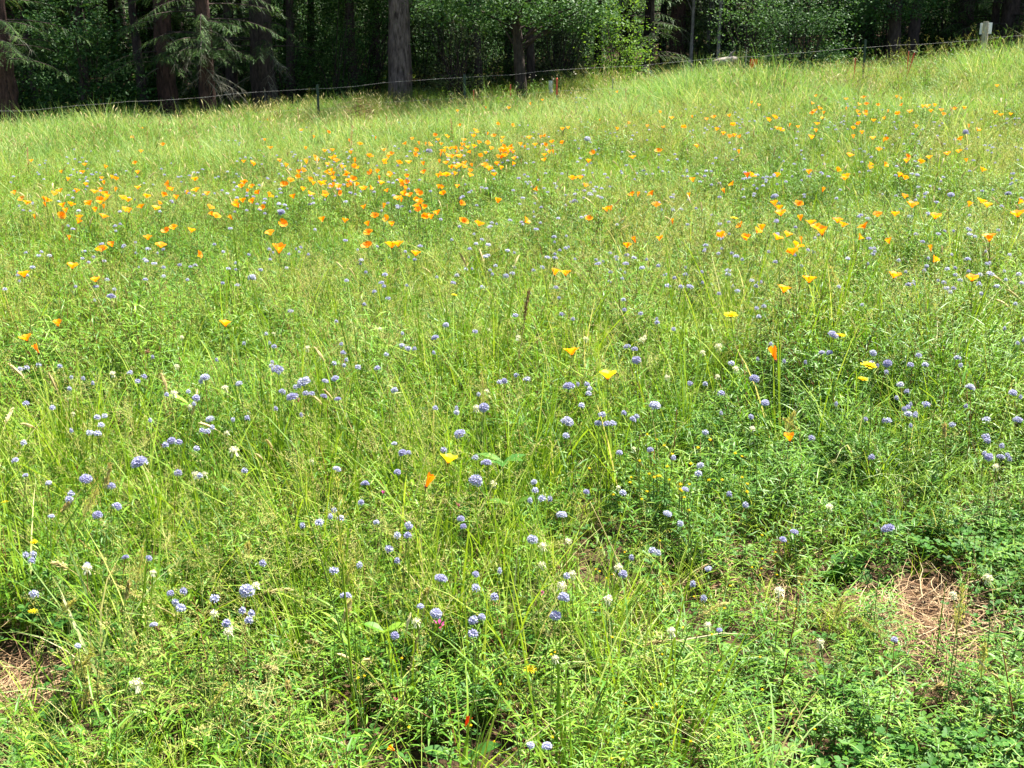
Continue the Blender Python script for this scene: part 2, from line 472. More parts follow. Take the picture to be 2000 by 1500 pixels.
def clover_patch(seed, n, hmax, size, spread=0.09):
    R.seed(seed)
    b = MB()
    for k in range(n):
        a = R.uniform(0, 6.3); r = spread * math.sqrt(R.random())
        base = np.array([r * math.cos(a), r * math.sin(a), -0.005])
        h = hmax * R.uniform(0.4, 1)
        top = base + np.array([R.uniform(-.02, .02), R.uniform(-.02, .02), h])
        sd = np.array([math.sin(a), -math.cos(a), 0])
        b.ribbon([base, (base + top) / 2 + np.array([0.004, 0, 0]), top], [0.0012, 0.0012, 0.001], sd, 0.6, 1)
        a0 = R.uniform(0, 6.3); tilt = R.uniform(-.35, .35); t = R.uniform(0, 0.8)
        sz = size * R.uniform(0.7, 1.2)
        for q in range(3):
            an = a0 + q * 2.094
            d = np.array([math.cos(an), math.sin(an), 0.25 + tilt * math.cos(an)])
            s2 = np.array([-math.sin(an), math.cos(an), tilt * 0.3])
            nz = np.array([0, 0, 1.0])
            mid = [top, top + d * sz * 0.55, top + d * sz]
            V = [top, top + d * sz * 0.4 + s2 * sz * 0.42 + nz * sz * .12, top + d * sz * 0.85 + s2 * sz * 0.38 + nz * sz * .1, top + d * sz * 0.98,
                 top + d * sz * 0.85 - s2 * sz * 0.38 + nz * sz * .1, top + d * sz * 0.4 - s2 * sz * 0.42 + nz * sz * .12, top + d * sz * 0.55]
            b.add(V, [(0, 1, 6), (1, 2, 6), (2, 3, 6), (3, 4, 6), (4, 5, 6), (5, 0, 6)], t + R.uniform(0, .15), 0)
    return b.mesh('clover_patch', [M['clover'], M['stem']])

def rosette(seed, n, L_, W_, mat='clover'):
    R.seed(seed)
    b = MB()
    for k in range(n):
        a = k * 2.4 + R.uniform(-.3, .3); el = R.uniform(0.3, 1.1)
        b.leaf((0, 0, 0), (math.cos(a) * math.cos(el), math.sin(a) * math.cos(el), math.sin(el)), L_ * R.uniform(0.6, 1.1), W_ * R.uniform(0.7, 1.1), R.uniform(0.3, 0.9), R.uniform(0, 1), 0, 6, 0.2, 1)
    return b.mesh('broad_leaf_rosette', [M[mat]])

def litter(seed, n, lmax, spread, h=0.03, mat='litter'):
    R.seed(seed)
    b = MB()
    for k in range(n):
        a = R.uniform(0, 6.3); r = spread * math.sqrt(R.random()); az = R.uniform(0, 6.3)
        L_ = lmax * R.uniform(0.35, 1)
        p = np.array([r * math.cos(a), r * math.sin(a), R.uniform(0.003, h)])
        P = [p]; cur = az; el = R.uniform(-.15, .3)
        for i in range(4):
            cur += R.uniform(-.45, .45); el += R.uniform(-.25, .15)
            P.append(P[-1] + np.array([math.cos(cur) * math.cos(el), math.sin(cur) * math.cos(el), math.sin(el)]) * L_ / 4)
        P = np.array(P); P[:, 2] = np.maximum(P[:, 2], 0.003)
        w = R.uniform(0.0012, 0.0026)
        b.ribbon(P, [w, w, w, w * .8, w * .4], (math.cos(az + 1.57), math.sin(az + 1.57), 0.4), R.uniform(0, 1), 0)
    return b.mesh('straw_litter', [M[mat]])

def feathery(seed, n, H):
    """finely cut blue green foliage"""
    R.seed(seed)
    b = MB()
    for k in range(n):
        az = R.uniform(0, 6.3)
        P = curve_path((0, 0, 0), az, H * R.uniform(0.6, 1.1), R.uniform(0.1, 0.6), R.uniform(0, 0.6), 5)
        b.ribbon(P, [0.0013] * 5 + [0.0005], (math.cos(az + 1.57), math.sin(az + 1.57), 0), 0.5, 0)
        for j in range(14):
            t = 0.35 + 0.65 * j / 14
            i = min(int(t * 5), 4); f = t * 5 - i
            p = P[i] * (1 - f) + P[i + 1] * f
            a = az + (1.1 if j % 2 else -1.1) + R.uniform(-.4, .4)
            d = np.array([math.cos(a), math.sin(a), R.uniform(0.2, 0.9)])
            e = p + d * H * 0.13 * R.uniform(0.5, 1.2)
            b.ribbon([p, (p + e) / 2, e], [0.0012, 0.0016, 0.0004], (-d[1], d[0], 0.2), R.uniform(0.2, 1), 0)
    return b.mesh('feathery_plant', [M['leafy']])

def seed_spike(seed, ns, H):
    """stalks ending in a dense pale spike"""
    R.seed(seed)
    b = MB()
    for s in range(ns):
        az = R.uniform(0, 6.3)
        P = curve_path((R.uniform(-.03, .03), R.uniform(-.03, .03), 0), az, H * R.uniform(0.8, 1.15), R.uniform(0, 0.15), R.uniform(0.1, 0.6), 8)
        b.tube(P, np.linspace(0.0016, 0.0008, 9), 3, R.uniform(0.4, 1), 1, cap=False)
        tip = P[-1]; d = P[-1] - P[-2]; d /= np.linalg.norm(d)
        Q = [tip + d * x for x in np.linspace(-0.02, 0.07, 6)] + np.array([[0, 0, -0.012 * k * k / 16] for k in range(6)])
        b.tube(Q, [0.001, 0.004, 0.0055, 0.005, 0.0035, 0.0008], 5, R.uniform(0.4, 1), 0, bump=0.25)
        for k in range(12):
            q = Q[R.randint(0, 4)]
            spikelets(b, q, d + np.array([R.uniform(-1, 1), R.uniform(-1, 1), 0]) * 0.7, 1, 0.012, 0, R.uniform(0.3, 1))
        for k in range(2):
            b.leaf(P[R.randint(1, 4)], (math.cos(az + k * 3), math.sin(az + k * 3), R.uniform(.5, 1.2)), 0.15, 0.005, 0.8, R.uniform(.3, .9), 2, 4)
    return b.mesh('spike_grass', [M['straw'], M['seed'], M['grass']])

# ------------------------------------------------------------------ scattering (one object of countless growth each)
def scatter(name, meshes, P, yaw, tilt, scl, label, cat):
    n = len(P)
    col = bpy.data.collections.new(name + '_kinds')
    for i, me in enumerate(meshes):
        o = bpy.data.objects.new('%s_kind.%03d' % (name, i), me); col.objects.link(o)
    me = bpy.data.meshes.new(name)
    me.vertices.add(n)
    me.vertices.foreach_set('co', np.asarray(P, np.float32).reshape(-1))
    rot = np.stack([tilt[:, 0], tilt[:, 1], yaw], -1)
    a = me.attributes.new('rot', 'FLOAT_VECTOR', 'POINT'); a.data.foreach_set('vector', rot.astype(np.float32).reshape(-1))
    a = me.attributes.new('scl', 'FLOAT_VECTOR', 'POINT'); a.data.foreach_set('vector', np.asarray(scl, np.float32).reshape(-1))
    a = me.attributes.new('kindno', 'INT', 'POINT'); a.data.foreach_set('value', rng.integers(0, len(meshes), n).astype(np.int32))
    o = obj(name, me)
    tag(o, label, cat, kind='stuff')
    ng = bpy.data.node_groups.new(name + '_nodes', 'GeometryNodeTree')
    ng.interface.new_socket('Geometry', in_out='INPUT', socket_type='NodeSocketGeometry')
    ng.interface.new_socket('Geometry', in_out='OUTPUT', socket_type='NodeSocketGeometry')
    N, L = ng.nodes, ng.links
    gi = N.new('NodeGroupInput'); go = N.new('NodeGroupOutput')
    iop = N.new('GeometryNodeInstanceOnPoints')
    ci = N.new('GeometryNodeCollectionInfo')
    ci.inputs['Collection'].default_value = col
    ci.inputs['Separate Children'].default_value = True
    ci.inputs['Reset Children'].default_value = True
    def attr(nm, ty):
        x = N.new('GeometryNodeInputNamedAttribute'); x.data_type = ty; x.inputs['Name'].default_value = nm
        return x.outputs['Attribute']
    e2r = N.new('FunctionNodeEulerToRotation')
    L.new(attr('rot', 'FLOAT_VECTOR'), e2r.inputs[0])
    L.new(gi.outputs[0], iop.inputs['Points'])
    L.new(ci.outputs[0], iop.inputs['Instance'])
    iop.inputs['Pick Instance'].default_value = True
    L.new(attr('kindno', 'INT'), iop.inputs['Instance Index'])
    L.new(e2r.outputs[0], iop.inputs['Rotation'])
    L.new(attr('scl', 'FLOAT_VECTOR'), iop.inputs['Scale'])
    L.new(iop.outputs[0], go.inputs[0])
    md = o.modifiers.new('growth', 'NODES'); md.node_group = ng
    return o

def vnoise(x, y, sc, seed):
    """smooth value noise, 0..1"""
    g = np.random.default_rng(seed).random((64, 64))
    u = np.asarray(x) * sc + 31.3; v = np.asarray(y) * sc + 17.7
    iu = np.floor(u).astype(int); iv = np.floor(v).astype(int)
    fu = u - iu; fv = v - iv
    fu = fu * fu * (3 - 2 * fu); fv = fv * fv * (3 - 2 * fv)
    a = g[iu % 64, iv % 64]; b = g[(iu + 1) % 64, iv % 64]; c = g[iu % 64, (iv + 1) % 64]; d = g[(iu + 1) % 64, (iv + 1) % 64]
    return (a * (1 - fu) + b * fu) * (1 - fv) + (c * (1 - fu) + d * fu) * fv

def spot(px, py, rx, ry, w):
    x, y, _ = pix(px, py, 0.03)
    return (x, y, rx, ry, w)
BARE = [spot(1775, 1215, 0.155, 0.28, 1), spot(10, 1340, 0.16, 0.2, 0.9), spot(1850, 1160, 0.13, 0.2, 0.8), spot(80, 1490, .15, .12, .7)]
def bare(x, y):
    f = np.zeros_like(x)
    for cx, cy, rx, ry, wt in BARE:
        d = np.sqrt(((x - cx) / rx) ** 2 + ((y - cy) / ry) ** 2) + 0.5 * (vnoise(x, y, 9, 3) - 0.5)
        f = np.maximum(f, (1 - sm(0.75, 1.15, d)) * wt)
    return f

def field(dens, y0=1.3, y1=22.2, side=0.9):
    """points over the meadow; dens is a function of (x, y) giving plants per square metre"""
    W = 0.43 * y1 + side
    mx = 320
    area = 2 * W * (y1 - y0)
    n = int(area * mx)
    x = rng.uniform(-W, W, n); y = rng.uniform(y0, y1, n)
    k = np.abs(x) < 0.43 * y + side
    x, y = x[k], y[k]
    d = dens(x, y)
    k = rng.random(len(x)) * mx < d
    x, y = x[k], y[k]
    return x, y, gz(x, y)

def band(y, pts):
    y = (np.asarray(y, float) - 0.35) / 1.6
    return np.interp(y, [p[0] for p in pts], [p[1] for p in pts])

def spread(name, meshes, dens, hfun, label, cat, tilt=0.12, y0=1.3, y1=22.2, zs=(0.85, 1.2)):
    x, y, z = field(dens, y0, y1)
    n = len(x)
    h = hfun(x, y) * rng.uniform(zs[0], zs[1], n)
    w = np.sqrt(np.maximum(h, 0.3)) * rng.uniform(0.85, 1.2, n)
    scl = np.stack([w, w, h], -1)
    return scatter(name, meshes, np.stack([x, y, z], -1), rng.uniform(0, 6.283, n), rng.normal(0, tilt, (n, 2)), scl, label, cat)

# plant height factor over the meadow: low near the path edge, taller in the middle, tall by the fence
def hmap(x, y):
    h = band(y, [(0.6, 0.5), (1.1, 0.62), (1.8, 0.85), (2.6, 1.0), (7, 1.0), (9.5, 1.05), (11.3, 1.35), (13.6, 1.45)])
    h = h * (0.72 + 0.5 * vnoise(x, y, 1.3, 5)) * (0.8 + 0.35 * vnoise(x, y, 5, 6))
    low = np.clip((x - 0.3) / 0.7, 0, 1) * (1 - sm(2.6, 4.0, y))
    fence = sm(15.5, 19, y) * (1 - sm(0.8, 3.2, x))        # grazed lower along the left part of the fence
    tus = 1 + sm(14, 18, y) * 0.75 * (sm(0.45, 0.8, vnoise(x, y, 0.55, 44)) - 0.35)     # tussocks in the rough strip
    return h * (1 - 0.45 * low) * (1 - 0.42 * fence) * tus

def front_right(x, y):
    return sm(0.1, 0.55, x - 0.12 * (y - 2.2)) * (1 - sm(3.6, 5.0, y))

def clump(x, y, sc, seed, lo=0.35, hi=1.5):
    return lo + (hi - lo) * sm(0.25, 0.75, vnoise(x, y, sc, seed))

tufts = [tuft(20, 0.14, 0.42, 0.0032, 0.045, 100 + i, bend=(0.2, 1.9)) for i in range(7)]
longs = [tuft(13, 0.32, 0.62, 0.0046, 0.03, 150 + i, bend=(0.05, 1.0), dead=0.1) for i in range(6)]
leafs = [leafy(200 + i, R.uniform(0.30, 0.42), 18 + i % 4 * 3, 2 + i % 3, *(((0.055, 0.10), (0.0045, 0.008)) if i % 2 else ((0.035, 0.065), (0.004, 0.008)))) for i in range(9)]
pans = [panicle(300 + i, 3, 0.50, i % 2 == 0) for i in range(6)]
clovers = [clover_patch(400 + i, 14, 0.12, 0.016) for i in range(5)]
rosets = [rosette(500 + i, 6, 0.10 + 0.02 * i, 0.028 + 0.006 * i) for i in range(4)]
litters = [litter(600 + i, 36, 0.22, 0.08) for i in range(5)]
feath = [feathery(700 + i, 8, 0.26) for i in range(4)]
spikes = [seed_spike(800 + i, 3, 0.62) for i in range(4)]

spread('meadow_grass', tufts, lambda x, y: band(y, [(0.6, 110), (1.5, 120), (3, 80), (8, 70), (9.5, 50), (13.6, 45)]) * (1 - 0.45 * front_right(x, y)) * clump(x, y, 2.6, 21, 0.12, 1.45) * (1 - bare(x, y)),
       hmap, 'fine green grass growing all over the meadow', 'grass')
spread('long_grass', longs, lambda x, y: band(y, [(0.6, 44), (1.5, 46), (2.2, 26), (3.2, 4), (7, 1.5), (10, 3), (13.6, 10)]) * (1 - front_right(x, y)) * clump(x, y, 1.1, 41, 0.0, 2.2) * (1 - bare(x, y)),
       lambda x, y: 0.25 + 0.75 * hmap(x, y), 'long bright green grass blades standing up out of the meadow', 'grass', 0.12)
spread('meadow_leaves', leafs, lambda x, y: band(y, [(0.6, 110), (1.5, 140), (3.5, 150), (7, 140), (9.5, 90), (11, 60), (13.6, 40)]) * (clump(x, y, 2.1, 22, 0.2, 1.35) + 0.45 * front_right(x, y)) * (1 - 0.95 * bare(x, y)),
       hmap, 'narrow leaved green stems crowded between the meadow flowers', 'ground cover')
spread('seeding_grass', pans, lambda x, y: band(y, [(0.6, 18), (1.3, 22), (2.5, 32), (8, 38), (10, 48), (13.6, 40)]) * (1 + 1.6 * (x < -0.45) * (y < 3.2)) * clump(x, y, 0.9, 23, 0.15, 1.9) * (1 - bare(x, y)),
       lambda x, y: 0.92 * hmap(x, y) ** 0.7, 'straw coloured seed heads of grass scattered over the meadow', 'grass', 0.16)
spread('clover_leaves', clovers, lambda x, y: band(y, [(0.6, 90), (2.2, 80), (4, 0)]) * (1 + 0.8 * front_right(x, y)) * clump(x, y, 2, 24, 0.2, 1.7) * (1 - 0.8 * bare(x, y)),
       lambda x, y: 0.5 + 0.7 * hmap(x, y), 'low clover leaves close to the ground at the front of the meadow', 'ground cover', 0.1, 1.3, 7.2)
spread('broad_leaves', rosets, lambda x, y: band(y, [(0.6, 7), (2.5, 8), (5, 3), (13, 1)]) * clump(x, y, 1.4, 25, 0.1, 2) * (1 - 0.8 * bare(x, y)),
       lambda x, y: 0.9 + 0 * x, 'broad green leaves of low plants between the grass', 'ground cover', 0.15, zs=(0.6, 1.5))
spread('feathery_leaves', feath, lambda x, y: band(y, [(0.6, 14), (2.5, 30), (8, 25), (13, 3)]) * clump(x, y, 1.1, 26, 0.1, 2) * (1 - bare(x, y)),
       lambda x, y: 0.3 + 0.8 * hmap(x, y), 'finely cut poppy foliage among the grass', 'ground cover')
spread('straw_litter', litters, lambda x, y: np.minimum(310, 14 * (y < 6.5) + 130 * bare(x, y) + 7 * front_right(x, y) + 120 * (x < -0.45) * (y < 3.1) * sm(0.4, 0.7, vnoise(x, y, 2.5, 61))),
       lambda x, y: 1 + 0 * x, 'dead straw lying on the bare soil at the meadow edge', 'straw', 0.12, 1.3, 8)
spread('spike_grass', spikes, lambda x, y: band(y, [(0.6, 0), (1.3, 0.6), (4, 1.2), (8.5, 2), (10.5, 14), (13.6, 26)]) * clump(x, y, 0.8, 27, 0.2, 1.8) * (1 - bare(x, y)),
       lambda x, y: 0.8 * hmap(x, y) ** 0.6, 'tall pale grass spikes nodding along the fence', 'grass', 0.15)
def clods(seed):
    R.seed(seed); b = MB()
    for k in range(26):
        a = R.uniform(0, 6.3); r = 0.09 * math.sqrt(R.random()); q = R.uniform(0.002, 0.009)
        c = np.array([r * math.cos(a), r * math.sin(a), q * 0.3])
        V = [c + q * R.uniform(.6, 1.2) * np.array(v) for v in ((1, 0, 0), (0, 1, 0), (-1, 0, 0), (0, -1, 0), (.2, .1, .8), (0, 0, -.5))]
        b.add(V, [(0, 1, 4), (1, 2, 4), (2, 3, 4), (3, 0, 4), (1, 0, 5), (2, 1, 5), (3, 2, 5), (0, 3, 5)], 0.5, 0)
    return b.mesh('soil_clods', [M['soil']])
M['soil'] = rough_mat('crumbled_soil', (0.03, 0.02, 0.013), (0.11, 0.07, 0.048), 60, bump=0.4)
spread('soil_clods', [clods(i) for i in range(4)], lambda x, y: 8 * (y < 5) + 160 * bare(x, y), lambda x, y: 1 + 0 * x, 'crumbs of brown soil on the bare patches', 'soil', 0.05, 1.3, 8)
M['pale_grass'] = leaf_mat('pale_tall_grass', [(0.0, (0.05, 0.145, 0.025)), (0.45, (0.145, 0.27, 0.055)), (0.8, (0.29, 0.40, 0.14)), (1.0, (0.50, 0.47, 0.26))], transl=0.38, patch=0.6, patch_scale=0.9)
talls = [tuft(24, 0.35, 0.75, 0.0055, 0.06, 120 + i, bend=(0.3, 1.9), mat='pale_grass', dead=0.2) for i in range(6)]
spread('fence_grass', talls, lambda x, y: band(y, [(0.6, 0.8), (5, 1.5), (7.6, 3), (9.3, 34), (11, 75), (13.6, 75)]) * clump(x, y, 0.7, 29, 0.1, 1.9) * (1 - bare(x, y)),
       lambda x, y: 0.85 * hmap(x, y) ** 0.8, 'tall pale arching grass in the rough strip along the fence', 'grass', 0.12)
spread('edge_weeds', leafs + pans[:2], lambda x, y: band(y, [(0.6, 0), (9.8, 0), (11.5, 34), (13.6, 34)]) * clump(x, y, 0.8, 57, 0, 1.8),
       lambda x, y: 1.35 + 0.6 * vnoise(x, y, 1.2, 58) - 0.75 * (x < 2.2), 'tall leafy weeds breaking up the far edge of the meadow', 'weeds', 0.15)
# ------------------------------------------------------------------ flower meshes
def petal_mesh(phi0, open_a, Rr, off, nu=7, nv=6, mat='poppy', seed=0, ripple=1.0):
    """one fan shaped poppy petal standing at angle phi0 on the cup"""
    R.seed(seed)
    V = []; T = []; Fc = []
    rp = R.uniform(0, 6.3)
    for j in range(nv):
        v = j / (nv - 1)
        for i in range(nu):
            u = -1 + 2 * i / (nu - 1)
            vm = v * (1 - 0.10 * u * u + 0.045 * ripple * math.sin(u * 5 + rp) * v)
            an = open_a * (0.75 + 0.35 * vm)
            L_ = Rr * 1.35 * vm
            ph = phi0 + u * rad(54) * (0.8 + 0.2 * v)
            r = L_ * math.sin(an) + 0.0012 + off * 0.0012
            zz = L_ * math.cos(an) + 0.0015 * ripple * math.sin(u * 4 + rp) * v
            V.append((r * math.cos(ph), r * math.sin(ph), zz)); T.append(min(1.0, 0.12 + 0.9 * v))
    for j in range(nv - 1):
        for i in range(nu - 1):
            a = j * nu + i
            Fc.append((a, a + 1, a + nu + 1, a + nu))
    b = MB(); b.add(V, Fc, T, 0)
    return b

def stem_mesh(seed, r=0.0011, mats=None, tint=0.5):
    R.seed(seed)
    b = MB()
    a = R.uniform(0, 6.3)
    P = [np.array([0.022 * math.sin(math.pi * t) * math.cos(a), 0.022 * math.sin(math.pi * t) * math.sin(a), t]) for t in np.linspace(-0.03, 1, 8)]
    P[-1][:2] = 0
    b.tube(P, np.linspace(r * 1.15, r * 0.85, 8), 4, tint, 0, cap=False)
    return b.mesh('stem', [mats or M['stem']], smooth=True)

STEMS = [stem_mesh(900 + i) for i in range(4)]
REDSTEMS = [stem_mesh(910 + i, mats=M['redstem'], tint=0.7) for i in range(2)]
OPEN = {'open': rad(42), 'cup': rad(30), 'shut': rad(13)}
PETALS = {}
for kind, an in OPEN.items():
    for cm in ('poppy', 'poppy_yellow', 'poppy_red'):
        PETALS[kind, cm] = [petal_mesh(k * math.pi / 2 + 0.3, an, 0.0275, k % 2, seed=40 + k, mat=cm).mesh('petal', [M[cm]], True) for k in range(4)]
def stamen_mesh():
    b = MB(); R.seed(5)
    for k in range(16):
        a = R.uniform(0, 6.3); r = R.uniform(0.001, 0.004)
        p = np.array([r * math.cos(a), r * math.sin(a), 0.001])
        b.tube([p, p * 1.5 + np.array([0, 0, 0.006]), p * 2 + np.array([0, 0, 0.013])], [0.0004, 0.0006, 0.0004], 3, 0.6, 0)
    return b.mesh('stamens', [M['yellow']])
def receptacle_mesh():
    b = MB()
    b.tube([(0, 0, -0.006), (0, 0, -0.002), (0, 0, 0.001), (0, 0, 0.002)], [0.0012, 0.0028, 0.0042, 0.003], 8, 0.5, 0)
    return b.mesh('receptacle', [M['redstem']], True)
STAMENS, RECEPT = stamen_mesh(), receptacle_mesh()

def poppy_single(kind, cm, seed, th=0.0):
    """whole small poppy in one mesh, for those that are only a few pixels across"""
    b = MB(); R.seed(seed)
    for k in range(4):
        p = petal_mesh(k * math.pi / 2 + R.uniform(0, 1), OPEN[kind] * R.uniform(0.85, 1.15), 0.0275, k % 2, 5, 4, seed=seed + k)
        p.v = [(x * math.cos(th) + z * math.sin(th), y, z * math.cos(th) * 0.85 - x * math.sin(th) * 0.85 + 0.49) for x, y, z in p.v]
        b.add(p.v, p.f, p.t, 0)
    P = [(0.008 * math.sin(3.14 * t), 0, t * 0.49 - 0.02) for t in np.linspace(0, 1, 5)]; P[-1] = (0, 0, 0.49)
    b.tube(P, [0.0013] * 5, 3, 0.5, 1, cap=False)
    return b.mesh('small_poppy', [M[cm], M['stem']])
POP1 = [poppy_single('open', 'poppy', 60), poppy_single('open', 'poppy', 61), poppy_single('cup', 'poppy', 62), poppy_single('open', 'poppy', 63, 0.5), poppy_single('cup', 'poppy', 64, 0.3), poppy_single('open', 'poppy', 65, -0.4), poppy_single('shut', 'poppy', 66, 0.2), poppy_single('open', 'poppy', 67, -0.7)]

def fib(n, zmin):
    out = []
    for i in range(n):
        z = 1 - (1 - zmin) * (i + 0.5) / n
        a = i * 2.39996
        r = math.sqrt(max(0, 1 - z * z))
        out.append(np.array([r * math.cos(a), r * math.sin(a), z]))
    return out

def globe(b, c, Rr, n, npet, zmin=-0.45, mat=0, core=1, seed=0, wide=0.34, flat=0.85):
    """a ball of small star florets"""
    R.seed(seed)
    c = np.asarray(c, float)
    V = []; Fc = []
    for j in range(5):
        th = math.pi * j / 4
        for k in range(6):
            a = 2 * math.pi * k / 6
            V.append(c + np.array([math.sin(th) * math.cos(a), math.sin(th) * math.sin(a), math.cos(th) * flat]) * Rr * 0.55)
    for j in range(4):
        for k in range(6):
            Fc.append((j * 6 + k, j * 6 + (k + 1) % 6, (j + 1) * 6 + (k + 1) % 6, (j + 1) * 6 + k))
    b.add(V, Fc, 0.3, core)
    for d in fib(n, zmin):
        d = d + np.array([R.uniform(-.1, .1) for _ in range(3)]); d /= np.linalg.norm(d)
        ax = np.array([0, 0, 1.0]) if abs(d[2]) < 0.9 else np.array([1.0, 0, 0])
        u = np.cross(d, ax); u /= np.linalg.norm(u); w = np.cross(d, u)
        a0 = R.uniform(0, 6.3); rr = Rr * R.uniform(0.82, 1.08)
        t = min(1, max(0, 0.45 + 0.3 * R.uniform(-1, 1)))
        sc = np.array([1, 1, flat])
        for k in range(npet):
            a = a0 + 2 * math.pi * k / npet
            o = math.cos(a) * u + math.sin(a) * w; s = -math.sin(a) * u + math.cos(a) * w
            q = [d * rr * 0.62, d * rr * 0.88 + o * rr * wide * 0.55 - s * rr * wide * 0.32, d * rr * 1.0 + o * rr * wide, d * rr * 0.88 + o * rr * wide * 0.55 + s * rr * wide * 0.32]
            b.add([c + p * sc for p in q], [(0, 1, 2, 3)], [max(0, t - 0.45), t, min(1, t + 0.3), t], mat)

def gilia_head(seed, n=44):
    b = MB(); globe(b, (0, 0, 0), 0.0165, n, 5, -0.5 if seed % 2 else -0.2, 0, 1, seed, flat=0.92 if seed % 2 else 0.75)
    return b.mesh('flower_head', [M['gilia'], M['gilia_core']])
GHEADS = [gilia_head(20 + i) for i in range(5)]
def gilia_single(seed):
    b = MB(); globe(b, (0, 0, 0), 0.0165, 16, 4, -0.4, 0, 1, seed, wide=0.5)
    b.v = [(x, y, z * 0.65 + 0.42) for x, y, z in b.v]
    b.tube([(0, 0, -0.02), (0.008, 0, 0.2), (0, 0, 0.41)], [0.0012, 0.0011, 0.001], 3, 0.4, 2, cap=False)
    return b.mesh('small_gilia', [M['gilia'], M['gilia_core'], M['stem']])
G1 = [gilia_single(30 + i) for i in range(4)]
def gilia_leaf():
    b = MB(); R.seed(3)
    for k in range(3):
        b.leaf((0, 0, 0.002 * k), (math.cos(k * 2.1), math.sin(k * 2.1), 0.9), 0.04, 0.004, 0.5, 0.5, 0, 3)
    return b.mesh('leaf', [M['leafy']])
GLEAF = gilia_leaf()

def clover_head(seed, brown=False):
    b = MB(); globe(b, (0, 0, 0), 0.0135, 30, 2, -0.3, 0, 0, seed, wide=0.3, flat=0.85)
    if not brown:
        R.seed(seed)
        for k in range(9):        # lower florets hang down when they fade
            a = R.uniform(0, 6.3)
            p = np.array([0.006 * math.cos(a), 0.006 * math.sin(a), -0.004])
            e = p * 1.9 + np.array([0, 0, -0.009])
            b.ribbon([p, (p + e) / 2, e], [0.0015, 0.003, 0.001], (-math.sin(a), math.cos(a), 0), 0.3, 0)
    return b.mesh('flower_head', [M['brown'] if brown else M['white']])
CHEADS = [clover_head(50 + i) for i in range(4)]
BHEADS = [clover_head(55 + i, True) for i in range(2)]

def hawk_head(seed, spiky=False):
    b = MB(); R.seed(seed)
    for ring, (n, L_, el) in enumerate([(15, 0.019, 0.18), (13, 0.015, 0.42), (9, 0.010, 0.75), (6, 0.006, 1.1)]):
        for k in range(n):
            a = 2 * math.pi * k / n + R.uniform(-.15, .15); e = el + R.uniform(-.1, .1)
            d = np.array([math.cos(a) * math.cos(e), math.sin(a) * math.cos(e), math.sin(e)])
            s = np.array([-math.sin(a), math.cos(a), 0])
            l = L_ * R.uniform(0.85, 1.1)
            wd = 0.0016 if spiky else 0.0042
            b.ribbon([d * 0.002, d * l * 0.7, d * l], [wd * .7, wd, wd * 0.7], s, R.uniform(0, 1), 0)
    b.tube([(0, 0, -0.008), (0, 0, -0.003), (0, 0, 0.001)], [0.001, 0.0045, 0.005], 7, 0.3, 1)
    return b.mesh('flower_head', [M['yellow'], M['stem']])
HHEADS = [hawk_head(70), hawk_head(71)]
HSPIKY = hawk_head(72, True)

def vetch_head(seed):
    b = MB(); R.seed(seed)
    for k in range(4):
        a = R.uniform(0, 6.3)
        c = np.array([0.005 * math.cos(a), 0.005 * math.sin(a), 0.004 * k])
        o = np.array([math.cos(a), math.sin(a), 0.3]); s = np.array([-math.sin(a), math.cos(a), 0])
        b.add([c, c + o * 0.006 - s * 0.005 + np.array([0, 0, .006]), c + o * 0.011 + np.array([0, 0, .009]), c + o * 0.006 + s * 0.005 + np.array([0, 0, .006])],
              [(0, 1, 2), (0, 2, 3)], [0.2, 0.7, 0.9, 0.7], 0)
        b.add([c, c + o * 0.008 - s * 0.002, c + o * 0.012 + np.array([0, 0, -.002]), c + o * 0.008 + s * 0.002], [(0, 1, 2, 3)], 0.9, 0)
    return b.mesh('flower_head', [M['pink']])
VHEADS = [vetch_head(80), vetch_head(81)]
def trefoil_mesh(seed):
    b = MB(); globe(b, (0, 0, 0.2), 0.0032, 7, 3, -0.2, 0, 0, seed, wide=0.5)
    b.tube([(0, 0, -0.01), (0.004, 0, 0.1), (0, 0, 0.2)], [0.0007] * 3, 3, 0.5, 1, cap=False)
    b.leaf((0, 0, 0.12), (1, 0.2, 0.6), 0.02, 0.006, 0.4, 0.5, 2, 3); b.leaf((0, 0, 0.15), (-0.8, 0.5, 0.6), 0.02, 0.006, 0.4, 0.6, 2, 3)
    return b.mesh('tiny_trefoil', [M['yellow'], M['stem'], M['clover']])
TREF = [trefoil_mesh(90), trefoil_mesh(91)]
def daisy_mesh():
    b = MB(); R.seed(4)
    for k in range(9):
        a = 2 * math.pi * k / 9
        d = np.array([math.cos(a), math.sin(a), 0.2]); s = np.array([-math.sin(a), math.cos(a), 0])
        b.ribbon([np.array([0, 0, .4]) + d * 0.004, np.array([0, 0, .4]) + d * 0.015, np.array([0, 0, .4]) + d * 0.02], [0.004, 0.008, 0.004], s, 0.75, 0)
    b.tube([(0, 0, 0.398), (0, 0, 0.405)], [0.006, 0.004], 6, 0.3, 1)
    b.tube([(0, 0, 0), (0.01, 0, 0.2), (0, 0, 0.4)], [0.0014] * 3, 3, 0.4, 2, cap=False)
    return b.mesh('daisy', [M['white'], M['yellow'], M['stem']])
DAISY = daisy_mesh()

